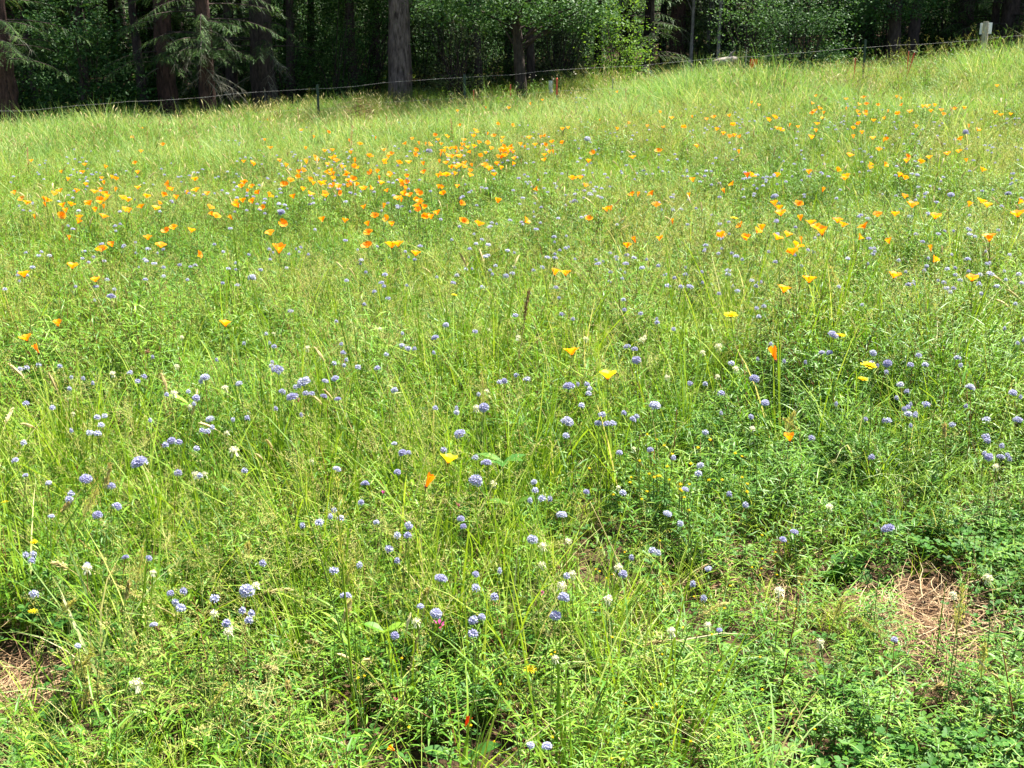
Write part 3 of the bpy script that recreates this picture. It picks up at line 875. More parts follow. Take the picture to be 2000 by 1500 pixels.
def put_thing(name, x, y, h, parts, label, cat, group, size, tilt=(0, 0), stem=None, yaw=None, leaf=False):
    """an Empty on the ground that carries a stem and the head parts at its top"""
    g = float(gz(x, y))
    t = empty(name, (x, y, g), R.uniform(0, 6.283) if yaw is None else yaw)
    tag(t, label, cat, group)
    sm_ = obj('stem', stem or R.choice(STEMS), t, (0, 0, 0), None, (1, 1, h))
    for nm, me in parts:
        obj(nm, me, t, (0, 0, h), (tilt[0], tilt[1], R.uniform(-.4, .4) if nm == 'flower_head' else 0), size)
    if leaf:
        obj('leaf', GLEAF, t, (0, 0, h * R.uniform(0.5, 0.75)), (0, 0, R.uniform(0, 6)), R.uniform(0.8, 1.3))
    return t

def view_yaw(x, y):
    return math.atan2(y, x) + math.pi / 2

# ---- poppies one can single out: (px, py, width in px, kind, colour, label)
POP = [
 (1187, 742, 34, 'open', 'poppy_yellow', 'large cup-shaped yellow poppy with orange base, open near the centre of the meadow'),
 (875, 906, 33, 'open', 'poppy_yellow', 'broad bright yellow poppy with orange base beside the palmate leaf'),
 (1117, 694, 29, 'open', 'poppy', 'golden orange poppy touching a blue flower head just above the large yellow cup poppy'),
 (832, 952, 22, 'shut', 'poppy', 'closed orange poppy leaning below the broad yellow poppy'),
 (1543, 862, 22, 'cup', 'poppy', 'lone small deep orange poppy low in the grass below the yellow hawkbits'),
 (1515, 704, 22, 'shut', 'poppy', 'half closed orange poppy left of the largest yellow hawkbit'),
 (1530, 572, 28, 'open', 'poppy', 'deep orange triangular poppy, lower of the big pair right of centre'),
 (1580, 553, 27, 'open', 'poppy', 'golden triangular poppy, upper of the big pair right of centre'),
 (1898, 550, 24, 'open', 'poppy', 'large golden poppy alone near the right edge'),
 (1745, 544, 25, 'open', 'poppy', 'flat orange poppy with a pale blue flower head just under it'),
 (440, 638, 24, 'open', 'poppy', 'flat wide orange poppy seen edge on, alone left of centre'),
 (114, 638, 18, 'cup', 'poppy', 'small upright orange poppy above the bigger one at the left edge'),
 (53, 666, 24, 'open', 'poppy', 'large orange cup poppy close to the left edge'),
 (76, 690, 15, 'shut', 'poppy', 'closed orange poppy bud just below the big one at the left edge'),
 (48, 542, 25, 'open', 'poppy', 'open orange poppy above a flat blue flower head by the left edge'),
 (141, 525, 22, 'open', 'poppy', 'small orange poppy on a thin stem, uppermost of the lone ones at the left'),
 (187, 551, 18, 'open', 'poppy', 'tiny flat orange poppy right of the lone ones at the left'),
 (545, 495, 25, 'cup', 'poppy', 'pair-like deep orange poppy standing tall in front of the left drift'),
 (765, 485, 26, 'open', 'poppy', 'left twin of the touching orange poppies at centre'),
 (778, 482, 22, 'open', 'poppy', 'right twin of the touching orange poppies at centre'),
 (812, 500, 20, 'open', 'poppy', 'orange poppy just right of the touching twins'),
 (1083, 538, 18, 'cup', 'poppy', 'left of two small orange poppies side by side at centre'),
 (1105, 539, 22, 'open', 'poppy', 'right of two small orange poppies side by side at centre'),
 (1606, 460, 24, 'cup', 'poppy', 'tall orange poppy, topmost of the cluster above the big pair on the right'),
 (1525, 422, 22, 'open', 'poppy', 'broad orange poppy left of the right hand cluster'),
 (1781, 406, 24, 'open', 'poppy', 'broad orange poppy above a pale blue head on the right'),
 (1826, 428, 22, 'open', 'poppy', 'triangular yellow orange poppy standing alone on the right'),
 (1988, 425, 26, 'open', 'poppy', 'large orange poppy cut by the right edge'),
 (1460, 347, 13, 'cup', 'poppy_red', 'small bright red poppy far back on the right'),
]
pn = 0
def put_poppy(px, py, w, kind, cm, label, group):
    h = R.uniform(0.42, 0.50)
    if py > 820: h = 0.38
    x, y, t = pix(px, py, h)
    size = w * t / F / 0.055 * (1.0 if kind == 'open' else 1.25 if kind == 'cup' else 1.9)
    size = min(max(size, 0.5), 1.7)
    parts = [('petal', me) for me in PETALS[kind, cm]]
    if kind != 'shut': parts.append(('stamens', STAMENS))
    parts.append(('receptacle', RECEPT))
    tl = (R.uniform(-.18, .18), R.uniform(-.18, .18))
    if kind == 'shut': tl = (R.uniform(-.2, .2), R.choice([-0.45, 0.35]))
    return put_thing('poppy', x, y, h, parts, label, 'poppy', group, size, tl)
R.seed(77)
for q in POP:
    put_poppy(*q, None)

def place_band(px, py):
    v = 'at the back of the meadow' if py < 262 else 'in the far half of the meadow' if py < 400 else 'in the middle of the meadow' if py < 600 else 'in the nearer half of the meadow' if py < 900 else 'in the foreground'
    h = 'at the far left' if px < 350 else 'left of centre' if px < 750 else 'in the centre' if px < 1200 else 'right of centre' if px < 1600 else 'at the far right'
    return v, h

# ---- the drifts: (centre px, centre py, spread x, spread y, number)
DRIFT = [
 (610, 322, 62, 26, 46, 'small orange poppy in the dense drift left of centre'),
 (645, 350, 30, 8, 12, 'small orange poppy in the dense drift left of centre'),
 (765, 330, 55, 42, 40, 'small orange poppy in the long drift across the centre back'),
 (880, 300, 60, 24, 46, 'small orange poppy in the long drift across the centre back'),
 (985, 287, 45, 26, 38, 'small orange poppy in the long drift across the centre back'),
 (850, 375, 60, 22, 14, 'small orange poppy in the long drift across the centre back'),
 (190, 378, 45, 20, 26, 'small orange poppy in the loose drift at the left'),
 (135, 410, 35, 20, 16, 'small orange poppy in the loose drift at the left'),
 (335, 378, 40, 16, 16, 'small orange poppy in the loose drift at the left'),
 (490, 408, 26, 6, 9, 'small orange poppy in the row between the left drifts'),
 (505, 372, 40, 20, 8, 'small orange poppy in the row between the left drifts'),
 (310, 455, 70, 25, 9, 'small orange poppy scattered in front of the left drift'),
 (790, 425, 120, 20, 14, 'small orange poppy scattered in front of the centre drift'),
 (1100, 300, 70, 45, 22, 'small orange poppy scattered right of the centre drift'),
 (1450, 235, 130, 16, 22, 'small orange poppy scattered below the fence on the right'),
 (1680, 212, 60, 16, 16, 'small orange poppy scattered below the fence on the right'),
 (1850, 210, 80, 14, 18, 'small orange poppy scattered below the fence on the right'),
 (1600, 290, 140, 40, 26, 'small orange poppy scattered over the right back of the meadow'),
 (1850, 300, 100, 45, 22, 'small orange poppy scattered over the right back of the meadow'),
 (1540, 440, 110, 35, 22, 'small orange poppy in the scattered cluster on the right'),
 (1320, 390, 120, 40, 14, 'small orange poppy scattered between centre and right'),
 (1860, 440, 110, 50, 10, 'small orange poppy scattered near the right edge'),
]
cand = []
rd = random.Random(5)
for cx, cy, sx, sy, n, lab in DRIFT:
    for k in range(n):
        px = rd.gauss(cx, sx * 1.1); py = rd.gauss(cy, sy * 1.05)
        if not (-60 < px < 2060 and 185 < py < 560): continue
        sc = rd.uniform(0.62, 1.05)
        x, y, t = pix(px, py, 0.49)
        cand.append((t, x, y, sc, lab))
cand.sort()
rest = []
for k, (t, x, y, sc, lab) in enumerate(cand):
    if k >= 300 - len(POP):
        rest.append((x, y, sc)); continue
    o = obj('poppy', rd.choice(POP1), None, (x, y, float(gz(x, y))), (rd.gauss(0, .2), rd.gauss(0, .2), rd.uniform(0, 6.28)), (sc, sc, 1))
    tag(o, lab, 'poppy', lab.replace('small orange poppy', 'small orange poppies'))
rest = np.array(rest)
xs, ys, _ = field(lambda x, y: 0.8 * (y > 8.5) * sm(0.45, 0.8, vnoise(x, y, 0.5, 33)), 8.5, 18.5)
P = np.concatenate([rest[:, :2], np.stack([xs, ys], -1)]); sc = np.concatenate([rest[:, 2], rng.uniform(0.6, 0.95, len(xs))])
scatter('far_poppies', POP1, np.stack([P[:, 0], P[:, 1], gz(P[:, 0], P[:, 1])], -1), rng.uniform(0, 6.28, len(P)), rng.normal(0, 0.06, (len(P), 2)), np.stack([sc, sc, 0 * sc + 1], 1),
        'distant orange poppies too small and many to count', 'poppies')

# ---- blue globe flowers one can single out
GIL = [
 (272, 905, 36, 'largest blue globe flower, a full lavender ball at the left'), (593, 748, 30, 'full lavender globe flower, right and biggest of the group left of centre'),
 (542, 723, 26, 'lavender globe flower at the top left of the group left of centre'), (571, 776, 25, 'palest, nearly white blue globe flower of the group left of centre'),
 (551, 766, 15, 'small pale blue globe flower just left of the palest one'), (898, 848, 24, 'blue globe flower in the dark gap just above the broad yellow poppy'),
 (1108, 825, 27, 'round lavender globe flower straight below the large yellow cup poppy'), (1279, 792, 24, 'blue globe flower with a dark centre right of the large yellow cup poppy'),
 (1243, 705, 21, 'lavender globe flower upper right of the large yellow cup poppy'), (1111, 755, 25, 'ragged pale blue flower head left of the large yellow cup poppy'),
 (945, 797, 22, 'blue globe flower next to a cream clover head at centre'), (482, 1156, 32, 'big pale blue globe flower beside a white clover head at lower left'),
 (675, 1166, 25, 'pale blue starry flower head on the left of the foreground centre'), (861, 1131, 27, 'drooping pale blue flower head in the foreground centre'),
 (852, 1200, 25, 'blue flower head just above the magenta vetch'), (1101, 1168, 25, 'deep lavender globe flower right below the big white clover head'),
 (1085, 1203, 25, 'pale lavender globe flower, lower of the two under the big white clover head'), (1040, 1056, 24, 'violet blue globe flower touching the left of a white clover head'),
 (1217, 1123, 19, 'blue globe flower touching the lower right of a cream clover head'), (929, 940, 30, 'double lavender flower head right of the closed orange poppy'),
 (950, 905, 23, 'pointed pale lavender flower head in front of the palmate leaf'), (1304, 1006, 20, 'lone blue globe flower right of centre in the nearer meadow'),
 (1097, 1007, 22, 'pale blue flower pair above the clover cluster at centre'), (1735, 1034, 29, 'flat sky blue flower head above the bare straw patch'),
 (1551, 1040, 18, 'upper of two small blue heads left of the bare straw patch'), (1529, 1055, 16, 'lower of two small blue heads left of the bare straw patch'),
 (1931, 893, 20, 'left of two touching blue heads at the right edge'), (1954, 894, 18, 'right of two touching blue heads at the right edge'),
 (1895, 758, 21, 'lavender globe flower on a bare stem at the right'), (1627, 655, 22, 'blue flower head touching a yellow hawkbit'),
 (1733, 711, 19, 'ragged blue head just right of the largest yellow hawkbit'), (1473, 741, 21, 'blue head tilted right, below the half closed orange poppy'),
 (168, 937, 26, 'violet flower head below left of the largest globe flower'), (217, 950, 18, 'small violet head directly below the largest globe flower'),
 (190, 1007, 21, 'blue flower head, left of the two above the lower left clover'), (228, 990, 21, 'blue flower head, right of the two above the lower left clover'),
 (335, 862, 19, 'pale blue head with an orange petal under it'), (1068, 1458, 22, 'right of two pale blue heads at the bottom edge'), (1036, 1458, 18, 'left of two pale blue heads at the bottom edge'),
 (1147, 272, 14, 'conspicuous violet globe flower far back at centre'), (1886, 258, 13, 'conspicuous violet globe flower far back on the right'),
 (1857, 381, 15, 'dark blue globe flower, left of the two far ones near the right edge'), (1969, 379, 14, 'paler blue globe flower, right of the two far ones near the right edge'),
 (550, 415, 15, 'dark violet globe flower among the left poppy drift'),
]
GMORE = [(348, 925, 18), (410, 819, 18), (492, 543, 17), (217, 580, 18), (838, 295, 16), (1513, 384, 16), (1122, 394, 14), (929, 1123, 15), (771, 1243, 18), (941, 1207, 16), (821, 1186, 15),
 (1383, 1112, 16), (300, 1222, 17), (152, 1263, 13), (333, 1159, 15), (713, 946, 18), (776, 923, 15), (658, 917, 17), (786, 885, 18), (1145, 962, 13), (1338, 957, 15), (1043, 943, 14), (1368, 910, 16),
 (1236, 821, 15), (1168, 828, 15), (850, 660, 16), (871, 635, 13), (988, 540, 13), (400, 738, 20), (383, 778, 17), (467, 750, 15), (655, 740, 16), (770, 763, 15), (1225, 678, 16), (985, 745, 13), (1270, 880, 14),
 (1210, 885, 14), (1988, 821, 20), (1978, 768, 18), (1494, 788, 18), (600, 745, 14), (632, 775, 15), (635, 745, 14), (660, 780, 14), (95, 945, 14), (30, 900, 16), (100, 1010, 14), (50, 930, 13), (1747, 1250, 15),
 (1405, 1232, 12), (770, 868, 13), (798, 885, 14), (735, 1022, 13), (800, 1030, 15), (900, 1015, 16), (905, 1030, 14), (170, 1105, 14), (245, 1090, 15), (290, 1092, 15), (1705, 690, 15), (1605, 690, 14), (1620, 690, 14)]
def gilia(px, py, w, label, group):
    h = R.uniform(0.40, 0.46) if py < 800 else R.uniform(0.34, 0.40) if py < 1050 else R.uniform(0.26, 0.33)
    x, y, t = pix(px, py, h)
    size = min(max(w * t / F / 0.035, 0.4), 1.9)
    put_thing('gilia', x, y, h, [('flower_head', R.choice(GHEADS))], label, 'blue flower', group, size, (R.uniform(-.4, .4), R.uniform(-.4, .4)), leaf=py > 500,
              stem=R.choice(STEMS + REDSTEMS[:1]))
for px, py, w, lab in GIL: gilia(px, py, w, lab, None)
for px, py, w in GMORE:
    v, hh = place_band(px, py)
    gilia(px, py, w, 'medium sized blue globe flower %s, %s' % (v, hh), 'medium blue globe flowers %s, %s' % (v, hh))

cand = []
def gcand(n, x0, x1, y0, y1, s0, s1, cl=0.0):
    k = 0
    while k < n:
        px = rd.uniform(x0, x1); py = y0 + (y1 - y0) * rd.random()
        m = 1 if rd.random() > cl else rd.randint(2, 4)
        for j in range(m):
            qx = px + rd.gauss(0, 14) * (m > 1); qy = py + rd.gauss(0, 10) * (m > 1)
            sc = rd.uniform(s0, s1)
            x, y, t = pix(qx, qy, 0.42)
            cand.append((t, x, y, sc, qx, qy)); k += 1
gcand(230, -40, 2040, 480, 900, 0.3, 0.72, 0.3)
gcand(50, -40, 1500, 900, 1250, 0.32, 0.62, 0.35)
gcand(330, -40, 2040, 330, 560, 0.42, 0.95, 0.35)
gcand(400, 400, 2040, 235, 390, 0.5, 0.95, 0.3)
gcand(60, -40, 600, 290, 400, 0.6, 1.0, 0.3)
gcand(90, 1100, 2040, 185, 260, 0.6, 1.0, 0.2)
cand.sort()
rest = []
for k, (t, x, y, sc, px, py) in enumerate(cand):
    if k >= 300 - len(GIL) - len(GMORE):
        rest.append((x, y, sc)); continue
    v, hh = place_band(px, py)
    o = obj('gilia', rd.choice(G1), None, (x, y, float(gz(x, y))), (rd.uniform(-.1, .1), rd.uniform(-.1, .1), rd.uniform(0, 6.28)), (sc, sc, 1))
    tag(o, 'small pale blue flower head %s, %s' % (v, hh), 'blue flower', 'small pale blue flower heads %s, %s' % (v, hh))
rest = np.array(rest)
scatter('far_gilias', G1, np.stack([rest[:, 0], rest[:, 1], gz(rest[:, 0], rest[:, 1])], -1), rng.uniform(0, 6.28, len(rest)), rng.normal(0, 0.08, (len(rest), 2)),
        np.concatenate([rest[:, 2:3], rest[:, 2:3], np.ones((len(rest), 1))], 1), 'distant blue flower heads too small and many to count', 'blue flowers')

# ---- clover, hawkbit, vetch and the other small ones
CLO = [
 (1098, 1145, 24, 'big white clover head standing on top of two lavender globe flowers'), (1060, 1067, 20, 'white clover head touching a violet globe flower'),
 (1188, 1171, 20, 'cream clover head alone to the right of the foreground centre'), (1208, 1109, 19, 'cream clover head touching a blue globe flower, right of centre'),
 (265, 1335, 29, 'largest white clover head, low at the bottom left'), (446, 1235, 22, 'white clover head below the big pale globe flower'),
 (418, 1200, 20, 'white clover head left of and above another under the big pale globe flower'), (1602, 1254, 20, 'white clover head left of the bare straw patch'),
 (1382, 1223, 19, 'loose white clover head with a blue bud below it, right foreground'), (1929, 1130, 22, 'white clover head right of the bare straw patch'),
 (1620, 990, 16, 'pale clover head above and left of the bare straw patch'), (170, 1110, 22, 'white clover head beside blue flowers at the lower left'),
 (457, 880, 23, 'pale cream clover head in the dark gap right of the largest globe flower'), (340, 768, 16, 'pale clover head left of the lavender group'),
 (440, 758, 15, 'pale clover head between small blue heads left of centre'), (1403, 677, 16, 'white clover head below the left yellow hawkbit'),
 (1084, 1288, 18, 'greenish white clover head low in the foreground centre'), (600, 680, 14, 'small pale clover head above the lavender group'),
 (930, 797, 16, 'cream clover head touching a blue globe at centre'), (1110, 1058, 17, 'fading white clover head with hanging florets near two brown heads'),
 (500, 1143, 17, 'small white clover head behind the big pale globe flower'), (1372, 688, 12, 'small white clover bud left of another below the hawkbit'),
]
for px, py, w, lab in CLO:
    h = 0.40 if py < 900 else 0.31
    x, y, t = pix(px, py, h)
    put_thing('white_clover', x, y, h, [('flower_head', R.choice(CHEADS))], lab, 'clover', None, w * t / F / 0.029, (R.uniform(-.3, .3), R.uniform(-.3, .3)))
for k in range(34):
    px, py = (rd.uniform(0, 1500), rd.uniform(640, 900)) if k < 20 else (rd.uniform(0, 2000), rd.uniform(900, 1300))
    h = 0.38 if py < 900 else 0.30
    x, y, t = pix(px, py, h)
    w_ = 'in the nearer half of the meadow' if k < 20 else 'in the foreground'
    put_thing('white_clover', x, y, h, [('flower_head', R.choice(CHEADS))], 'small cream clover head half hidden ' + w_, 'clover', 'small cream clover heads half hidden ' + w_, rd.uniform(.5, .85), (R.uniform(-.4, .4), R.uniform(-.4, .4)))
for px, py, w, lab in [(1093, 1110, 16, 'withered brown clover head above the big white clover'), (1141, 1058, 14, 'withered brown seed head right of the fading clover'),
                       (1003, 1420, 16, 'dark brown clover head above the pale blue pair at the bottom'), (308, 1228, 17, 'red brown seed head under a small blue flower at lower left'),
                       (300, 1082, 14, 'brown seed head above the small blue flowers at lower left'), (288, 688, 15, 'dark brown seed heads left of centre in the meadow'), (1005, 1465, 14, 'brown clover head by the pale blue pair at the bottom edge')]:
    h = 0.36 if py < 900 else 0.24
    x, y, t = pix(px, py, h)
    put_thing('seed_head', x, y, h, [('flower_head', R.choice(BHEADS))], lab, 'seed head', None, w * t / F / 0.029, (R.uniform(-.3, .3), R.uniform(-.3, .3)))
for px, py, w, lab, me in [(1697, 716, 33, 'largest yellow hawkbit, a flat bright disc on the right', HHEADS[0]), (1685, 742, 22, 'smaller yellow hawkbit right under the largest one', HHEADS[1]),
                       (1428, 617, 28, 'flat yellow hawkbit on a tall stem, left of the others', HHEADS[1]), (1641, 656, 21, 'yellow hawkbit touching a blue flower head', HHEADS[0]),
                       (1434, 427, 17, 'small yellow hawkbit far back on the right among orange poppies', HHEADS[0]), (67, 1060, 15, 'small yellow flower at the lower left edge', HHEADS[1]),
                       (10, 982, 14, 'yellow flower cut by the left edge', HHEADS[0]), (1035, 1310, 26, 'spiky yellow starry flower low in the foreground centre', HSPIKY),
                       (65, 1195, 20, 'pale yellow spiky flower at the lower left', HSPIKY), (887, 577, 13, 'tiny yellow flower at the centre of the meadow', HHEADS[1])]:
    h = 0.46 if py < 800 else 0.24
    x, y, t = pix(px, py, h)
    put_thing('hawkbit', x, y, h, [('flower_head', me)], lab, 'yellow flower', None, w * t / F / 0.037, (R.uniform(-.15, .15), R.uniform(-.15, .15)))
for px, py, w, lab in [(858, 1228, 22, 'bright magenta vetch flower below a blue flower head'), (772, 1368, 15, 'small magenta vetch flower near the bottom edge'), (1057, 1162, 13, 'pink vetch flower left of the big white clover'),
                       (895, 990, 13, 'purple vetch flower under the double lavender head'), (747, 967, 12, 'dark pink vetch bud left of the closed poppy'), (580, 786, 13, 'pink vetch flower under the palest globe flower')]:
    h = 0.30 if py < 1000 else 0.22
    x, y, t = pix(px, py, h)
    put_thing('vetch', x, y, h, [('flower_head', R.choice(VHEADS))], lab, 'vetch', None, w * t / F / 0.031)
for px, py, w, lab in [(908, 1420, 15, 'dark orange poppy bud near the bottom edge at centre'), (770, 1468, 13, 'orange petal tip at the bottom edge left of centre')]:
    x, y, t = pix(px, py, 0.14)
    put_thing('poppy_bud', x, y, 0.14, [('petal', me) for me in PETALS['shut', 'poppy_red' if px > 800 else 'poppy']], lab, 'poppy', None, w * t / F / 0.026, (0.3, 0.7))
for k in range(90):
    px, py = (rd.gauss(1320, 110), rd.gauss(920, 50)) if k < 35 else (rd.uniform(1150, 1600), rd.uniform(1050, 1480)) if k < 80 else (rd.uniform(700, 1150), rd.uniform(1250, 1480))
    h = 0.30 if py < 1000 else 0.2
    x, y, t = pix(px, py, h)
    s = h / 0.2
    where = 'among red stems right of centre' if k < 35 else 'in the right foreground' if k < 80 else 'along the bottom edge at centre'
    o = obj('trefoil', TREF[k % 2], None, (x, y, float(gz(x, y))), (0, 0, rd.uniform(0, 6.28)), s * rd.uniform(0.9, 1.1))
    tag(o, 'tiny yellow trefoil flower ' + where, 'yellow flower', 'tiny yellow trefoil flowers ' + where)
for k in range(60):
    px = rd.gauss(1060, 60) if k < 45 else rd.uniform(1120, 1300); py = rd.gauss(135, 7) if k < 45 else rd.uniform(130, 150)
    x, y, t = pix(px, py, 0.4)
    o = obj('daisy', DAISY, None, (x, y, float(gz(x, y))), (rd.uniform(.1, .5), rd.uniform(-.2, .2), rd.uniform(-.5, .5)), rd.uniform(0.9, 1.1))
    tag(o, 'small white daisy in the shade beyond the leaning trunk', 'daisy', 'white daisies in the shade of the wood edge')

# ---- single tall grass stalks and broad leaves that stand out
def lone_stalk(bx, by, tx, ty, label, mat, head, w=0.003, sag=0.05, leaves=0, seed=0, yshift=0.0, name='grass_stalk', hb=0.0):
    R.seed(seed)
    x0, y0, _ = pix(bx, by, hb)
    B = np.array([x0, y0, float(gz(x0, y0))]); T = at_y(tx, ty, y0 + yshift)
    P = []
    ax = T - B; ln = np.linalg.norm(ax)
    for i in range(13):
        t = i / 12
        p = B * (1 - t) + T * t + np.array([0, 0, sag * math.sin(math.pi * t)])
        P.append(p - B)
    P = np.array(P)
    t_ = empty(name, B); tag(t_, label, 'grass stalk' if name == 'grass_stalk' else 'weed')
    b = MB(); b.tube(P, np.linspace(w, w * 0.4, 13), 4, 0.6, 0)
    obj('stem', b.mesh('stem', [M[mat]], True), t_)
    if head:
        b = MB(); d = P[-1] - P[-3]; d /= np.linalg.norm(d)
        n0 = 8 if head == 'panicle' else 10
        for k in range(70 if head == 'panicle' else 60):
            tt = R.uniform(n0, 12); i = min(int(tt), 11); f = tt - i
            p = P[i] * (1 - f) + P[i + 1] * f
            o = np.array([R.gauss(0, 1), R.gauss(0, 1), R.gauss(0, 1)]); o /= np.linalg.norm(o)
            r = ln * (0.045 if head == 'panicle' else 0.012) * (12.6 - tt) / 3
            e = p + o * r * R.uniform(0.2, 1) + d * r
            if head == 'panicle':
                b.ribbon([p, e], [0.0008, 0.0006], np.cross(d, o) / (np.linalg.norm(np.cross(d, o)) + 1e-6), 0.7, 0)
            spikelets(b, e, d, 2, 0.008 if head == 'panicle' else 0.012, 0, R.uniform(0.2, 1))
        obj('seed_head', b.mesh('seed_head', [M['brown'] if head == 'brown' else M['straw'] if head == 'spike' else M['seed']]), t_)
    for k in range(leaves):
        b = MB(); i = 1 + int(9 * k / max(1, leaves)); a = k * 2.4 + R.uniform(-.3, .3)
        b.leaf((0, 0, 0), (math.cos(a), math.sin(a), R.uniform(0.4, 1.1)), R.uniform(0.05, 0.085), R.uniform(0.007, 0.011), 0.6, R.uniform(0.2, 0.9), 0, 5)
        obj('leaf', b.mesh('leaf', [M['leafy']]), t_, P[i])
    return t_
LS = [
 (985, 890, 1032, 575, 'tall pale grass stalk with a dark tip rising above the palmate leaf', 'straw', 'brown', 0.0034, 0.0, 0),
 (700, 1480, 655, 935, 'thick lime green grass stalk leaning left in the foreground', 'grass', 'panicle', 0.0045, 0.0, 1),
 (730, 1500, 560, 860, 'thin green stalk slanting left across the foreground', 'stem', None, 0.0026, 0.03, 1),
 (100, 1470, 175, 1275, 'thick olive stalk standing at the bottom left corner', 'stem', 'panicle', 0.0035, 0.0, 0),
 (140, 1480, 172, 1340, 'straw stalk beside the thick olive one at bottom left', 'straw', 'panicle', 0.003, 0.0, 0),
 (20, 1190, 250, 1110, 'straw grass stalk arching to the right near the left edge', 'straw', 'panicle', 0.0022, 0.03, 0),
 (0, 1225, 145, 1228, 'dry stalk lying almost level at the left edge', 'straw', 'panicle', 0.002, 0.01, 0),
 (520, 1330, 240, 1150, 'long straw stalk sweeping up to the left over the lower left foreground', 'straw', 'panicle', 0.0025, 0.02, 0),
 (470, 1290, 180, 1240, 'fine straw stalk bending left under the long one', 'straw', 'panicle', 0.002, 0.05, 0),
 (330, 1500, 440, 1340, 'bleached grass stalk with loose panicle at the bottom left', 'straw', 'panicle', 0.0025, 0.0, 0),
 (760, 1480, 860, 1060, 'long thin straw stalk slanting right in the foreground centre', 'straw', None, 0.002, 0.0, 0),
 (1130, 1490, 1128, 1445, 'fluffy dry seed spike at the bottom edge right of centre', 'straw', 'spike', 0.002, 0.0, 0),
 (1180, 1270, 1235, 1285, 'plump straw coloured spike lying sideways, right foreground', 'straw', 'spike', 0.002, 0.0, 0),
 (1300, 1010, 1250, 700, 'fine bent grass stalk right of the large yellow cup poppy', 'straw', None, 0.0018, 0.05, 0),
 (1270, 830, 1035, 655, 'long drooping straw stalk crossing just below the large yellow cup poppy', 'straw', 'panicle', 0.0022, 0.06, 0),
 (950, 960, 845, 860, 'straw stalk crossing between the two yellow and orange poppies', 'straw', 'spike', 0.0024, 0.02, 0),
 (1850, 760, 1640, 690, 'straw stalk arching left below the largest hawkbit', 'straw', 'panicle', 0.002, 0.06, 0),
 (1700, 720, 1620, 520, 'fine straw stalk leaning left behind the hawkbits', 'straw', 'panicle', 0.002, 0.03, 0),
]
rs = random.Random(14)
for k in range(46):
    bx, by = (rs.uniform(-20, 640), rs.uniform(1180, 1520)) if k < 26 else (rs.uniform(640, 2000), rs.uniform(1000, 1520))
    ln = rs.uniform(120, 330); an = rs.choice([rs.gauss(0.1, 0.35), rs.uniform(-1.2, 1.2)])
    LS.append((bx, by, bx + ln * math.sin(an), by - ln * math.cos(an), 'thin straw grass stalk ' + ('in the lower left foreground' if k < 26 else 'in the foreground grass right of the thick lime stalk'),
               rs.choice(['straw', 'straw', 'stem', 'grass']), rs.choice([None, 'panicle', 'panicle', 'spike']), rs.uniform(0.0016, 0.0026), rs.uniform(0, 0.07), 0))
for i, q in enumerate(LS):
    o = lone_stalk(*q[:6], q[6], w=q[7] * 0.75, sag=q[8], leaves=q[9] * 2, seed=300 + i)
    if i >= 18:
        d_ = q[2] - q[0]
        lab = 'thin %s grass stalk %s, %s, %s' % ({'straw': 'straw', 'stem': 'dull green', 'grass': 'bright green'}[q[5]], {None: 'without seed head', 'panicle': 'with loose seed head', 'spike': 'with dense spike'}[q[6]],
              'leaning left' if d_ < -60 else 'leaning right' if d_ > 60 else 'upright', 'lower left foreground' if i < 44 else 'front centre and right')
        o['label'] = lab; o['group'] = lab.replace('stalk', 'stalks')
for i, q in enumerate([
 (645, 1500, 630, 1285, 'dark red leafy stem at the bottom left of centre', 9), (1515, 1400, 1560, 1170, 'red stemmed leafy weed left of the bare straw patch', 10),
 (1275, 1010, 1278, 880, 'upright reddish stem right of centre, nearest of three', 5), (1235, 1000, 1250, 850, 'upright reddish stem right of centre, middle of three', 5),
 (1310, 960, 1322, 800, 'upright reddish stem right of centre, farthest of three', 5), (1790, 1420, 1785, 1330, 'pale leafy weed below the bare straw patch', 9),
 (1990, 1460, 1955, 1250, 'leafy weed with reddish stem in the bottom right corner', 10), (560, 1440, 600, 1290, 'grey green leafy weed in the left foreground', 10)]):
    lone_stalk(*q[:5], 'redstem', None, w=0.0024, sag=0.0, leaves=q[5], seed=340 + i, name='leafy_weed')

def leaf_thing(name, px, py, h, label, n, L_, W_, el, mat, seed, shape=1):
    R.seed(seed)
    x, y, t = pix(px, py, h)
    e = empty(name, (x, y, float(gz(x, y))), 0); tag(e, label, 'leafy plant')
    b = MB(); b.tube([(0, 0, 0), (0.004, 0, h * .5), (0, 0, h)], [0.0022, 0.002, 0.0016], 5, 0.5, 0)
    obj('stem', b.mesh('stem', [M['stem']]), e)
    for k in range(n):
        a = -math.pi / 2 + (k - (n - 1) / 2) * (5.0 / max(n, 1)) + R.uniform(-.1, .1) if n > 1 else math.pi / 2
        el2 = el + R.uniform(-.15, .2)
        b = MB(); b.leaf((0, 0, 0), (math.cos(a) * math.cos(el2), math.sin(a) * math.cos(el2), math.sin(el2)), L_ * R.uniform(.85, 1.1), W_, 0.35, R.uniform(0.4, 0.8), 0, 8, 0.2, shape)
        obj('leaf', b.mesh('leaf', [mat]), e, (0, 0, h))
leaf_thing('palmate_plant', 983, 905, 0.30, 'dark green palmate leaf fanned out beside the pointed lavender flower', 5, 0.085, 0.034, 0.5, M['clover'], 1)
leaf_thing('dock_leaf', 1612, 1350, 0.03, 'upright yellow green dock leaf left of the bare straw patch', 2, 0.13, 0.032, 1.1, M['tree_bright'], 2)
leaf_thing('dock_leaf', 1722, 1470, 0.05, 'bright lime green tongue shaped leaf at the bottom right', 1, 0.075, 0.034, 0.1, M['tree_bright'], 3)
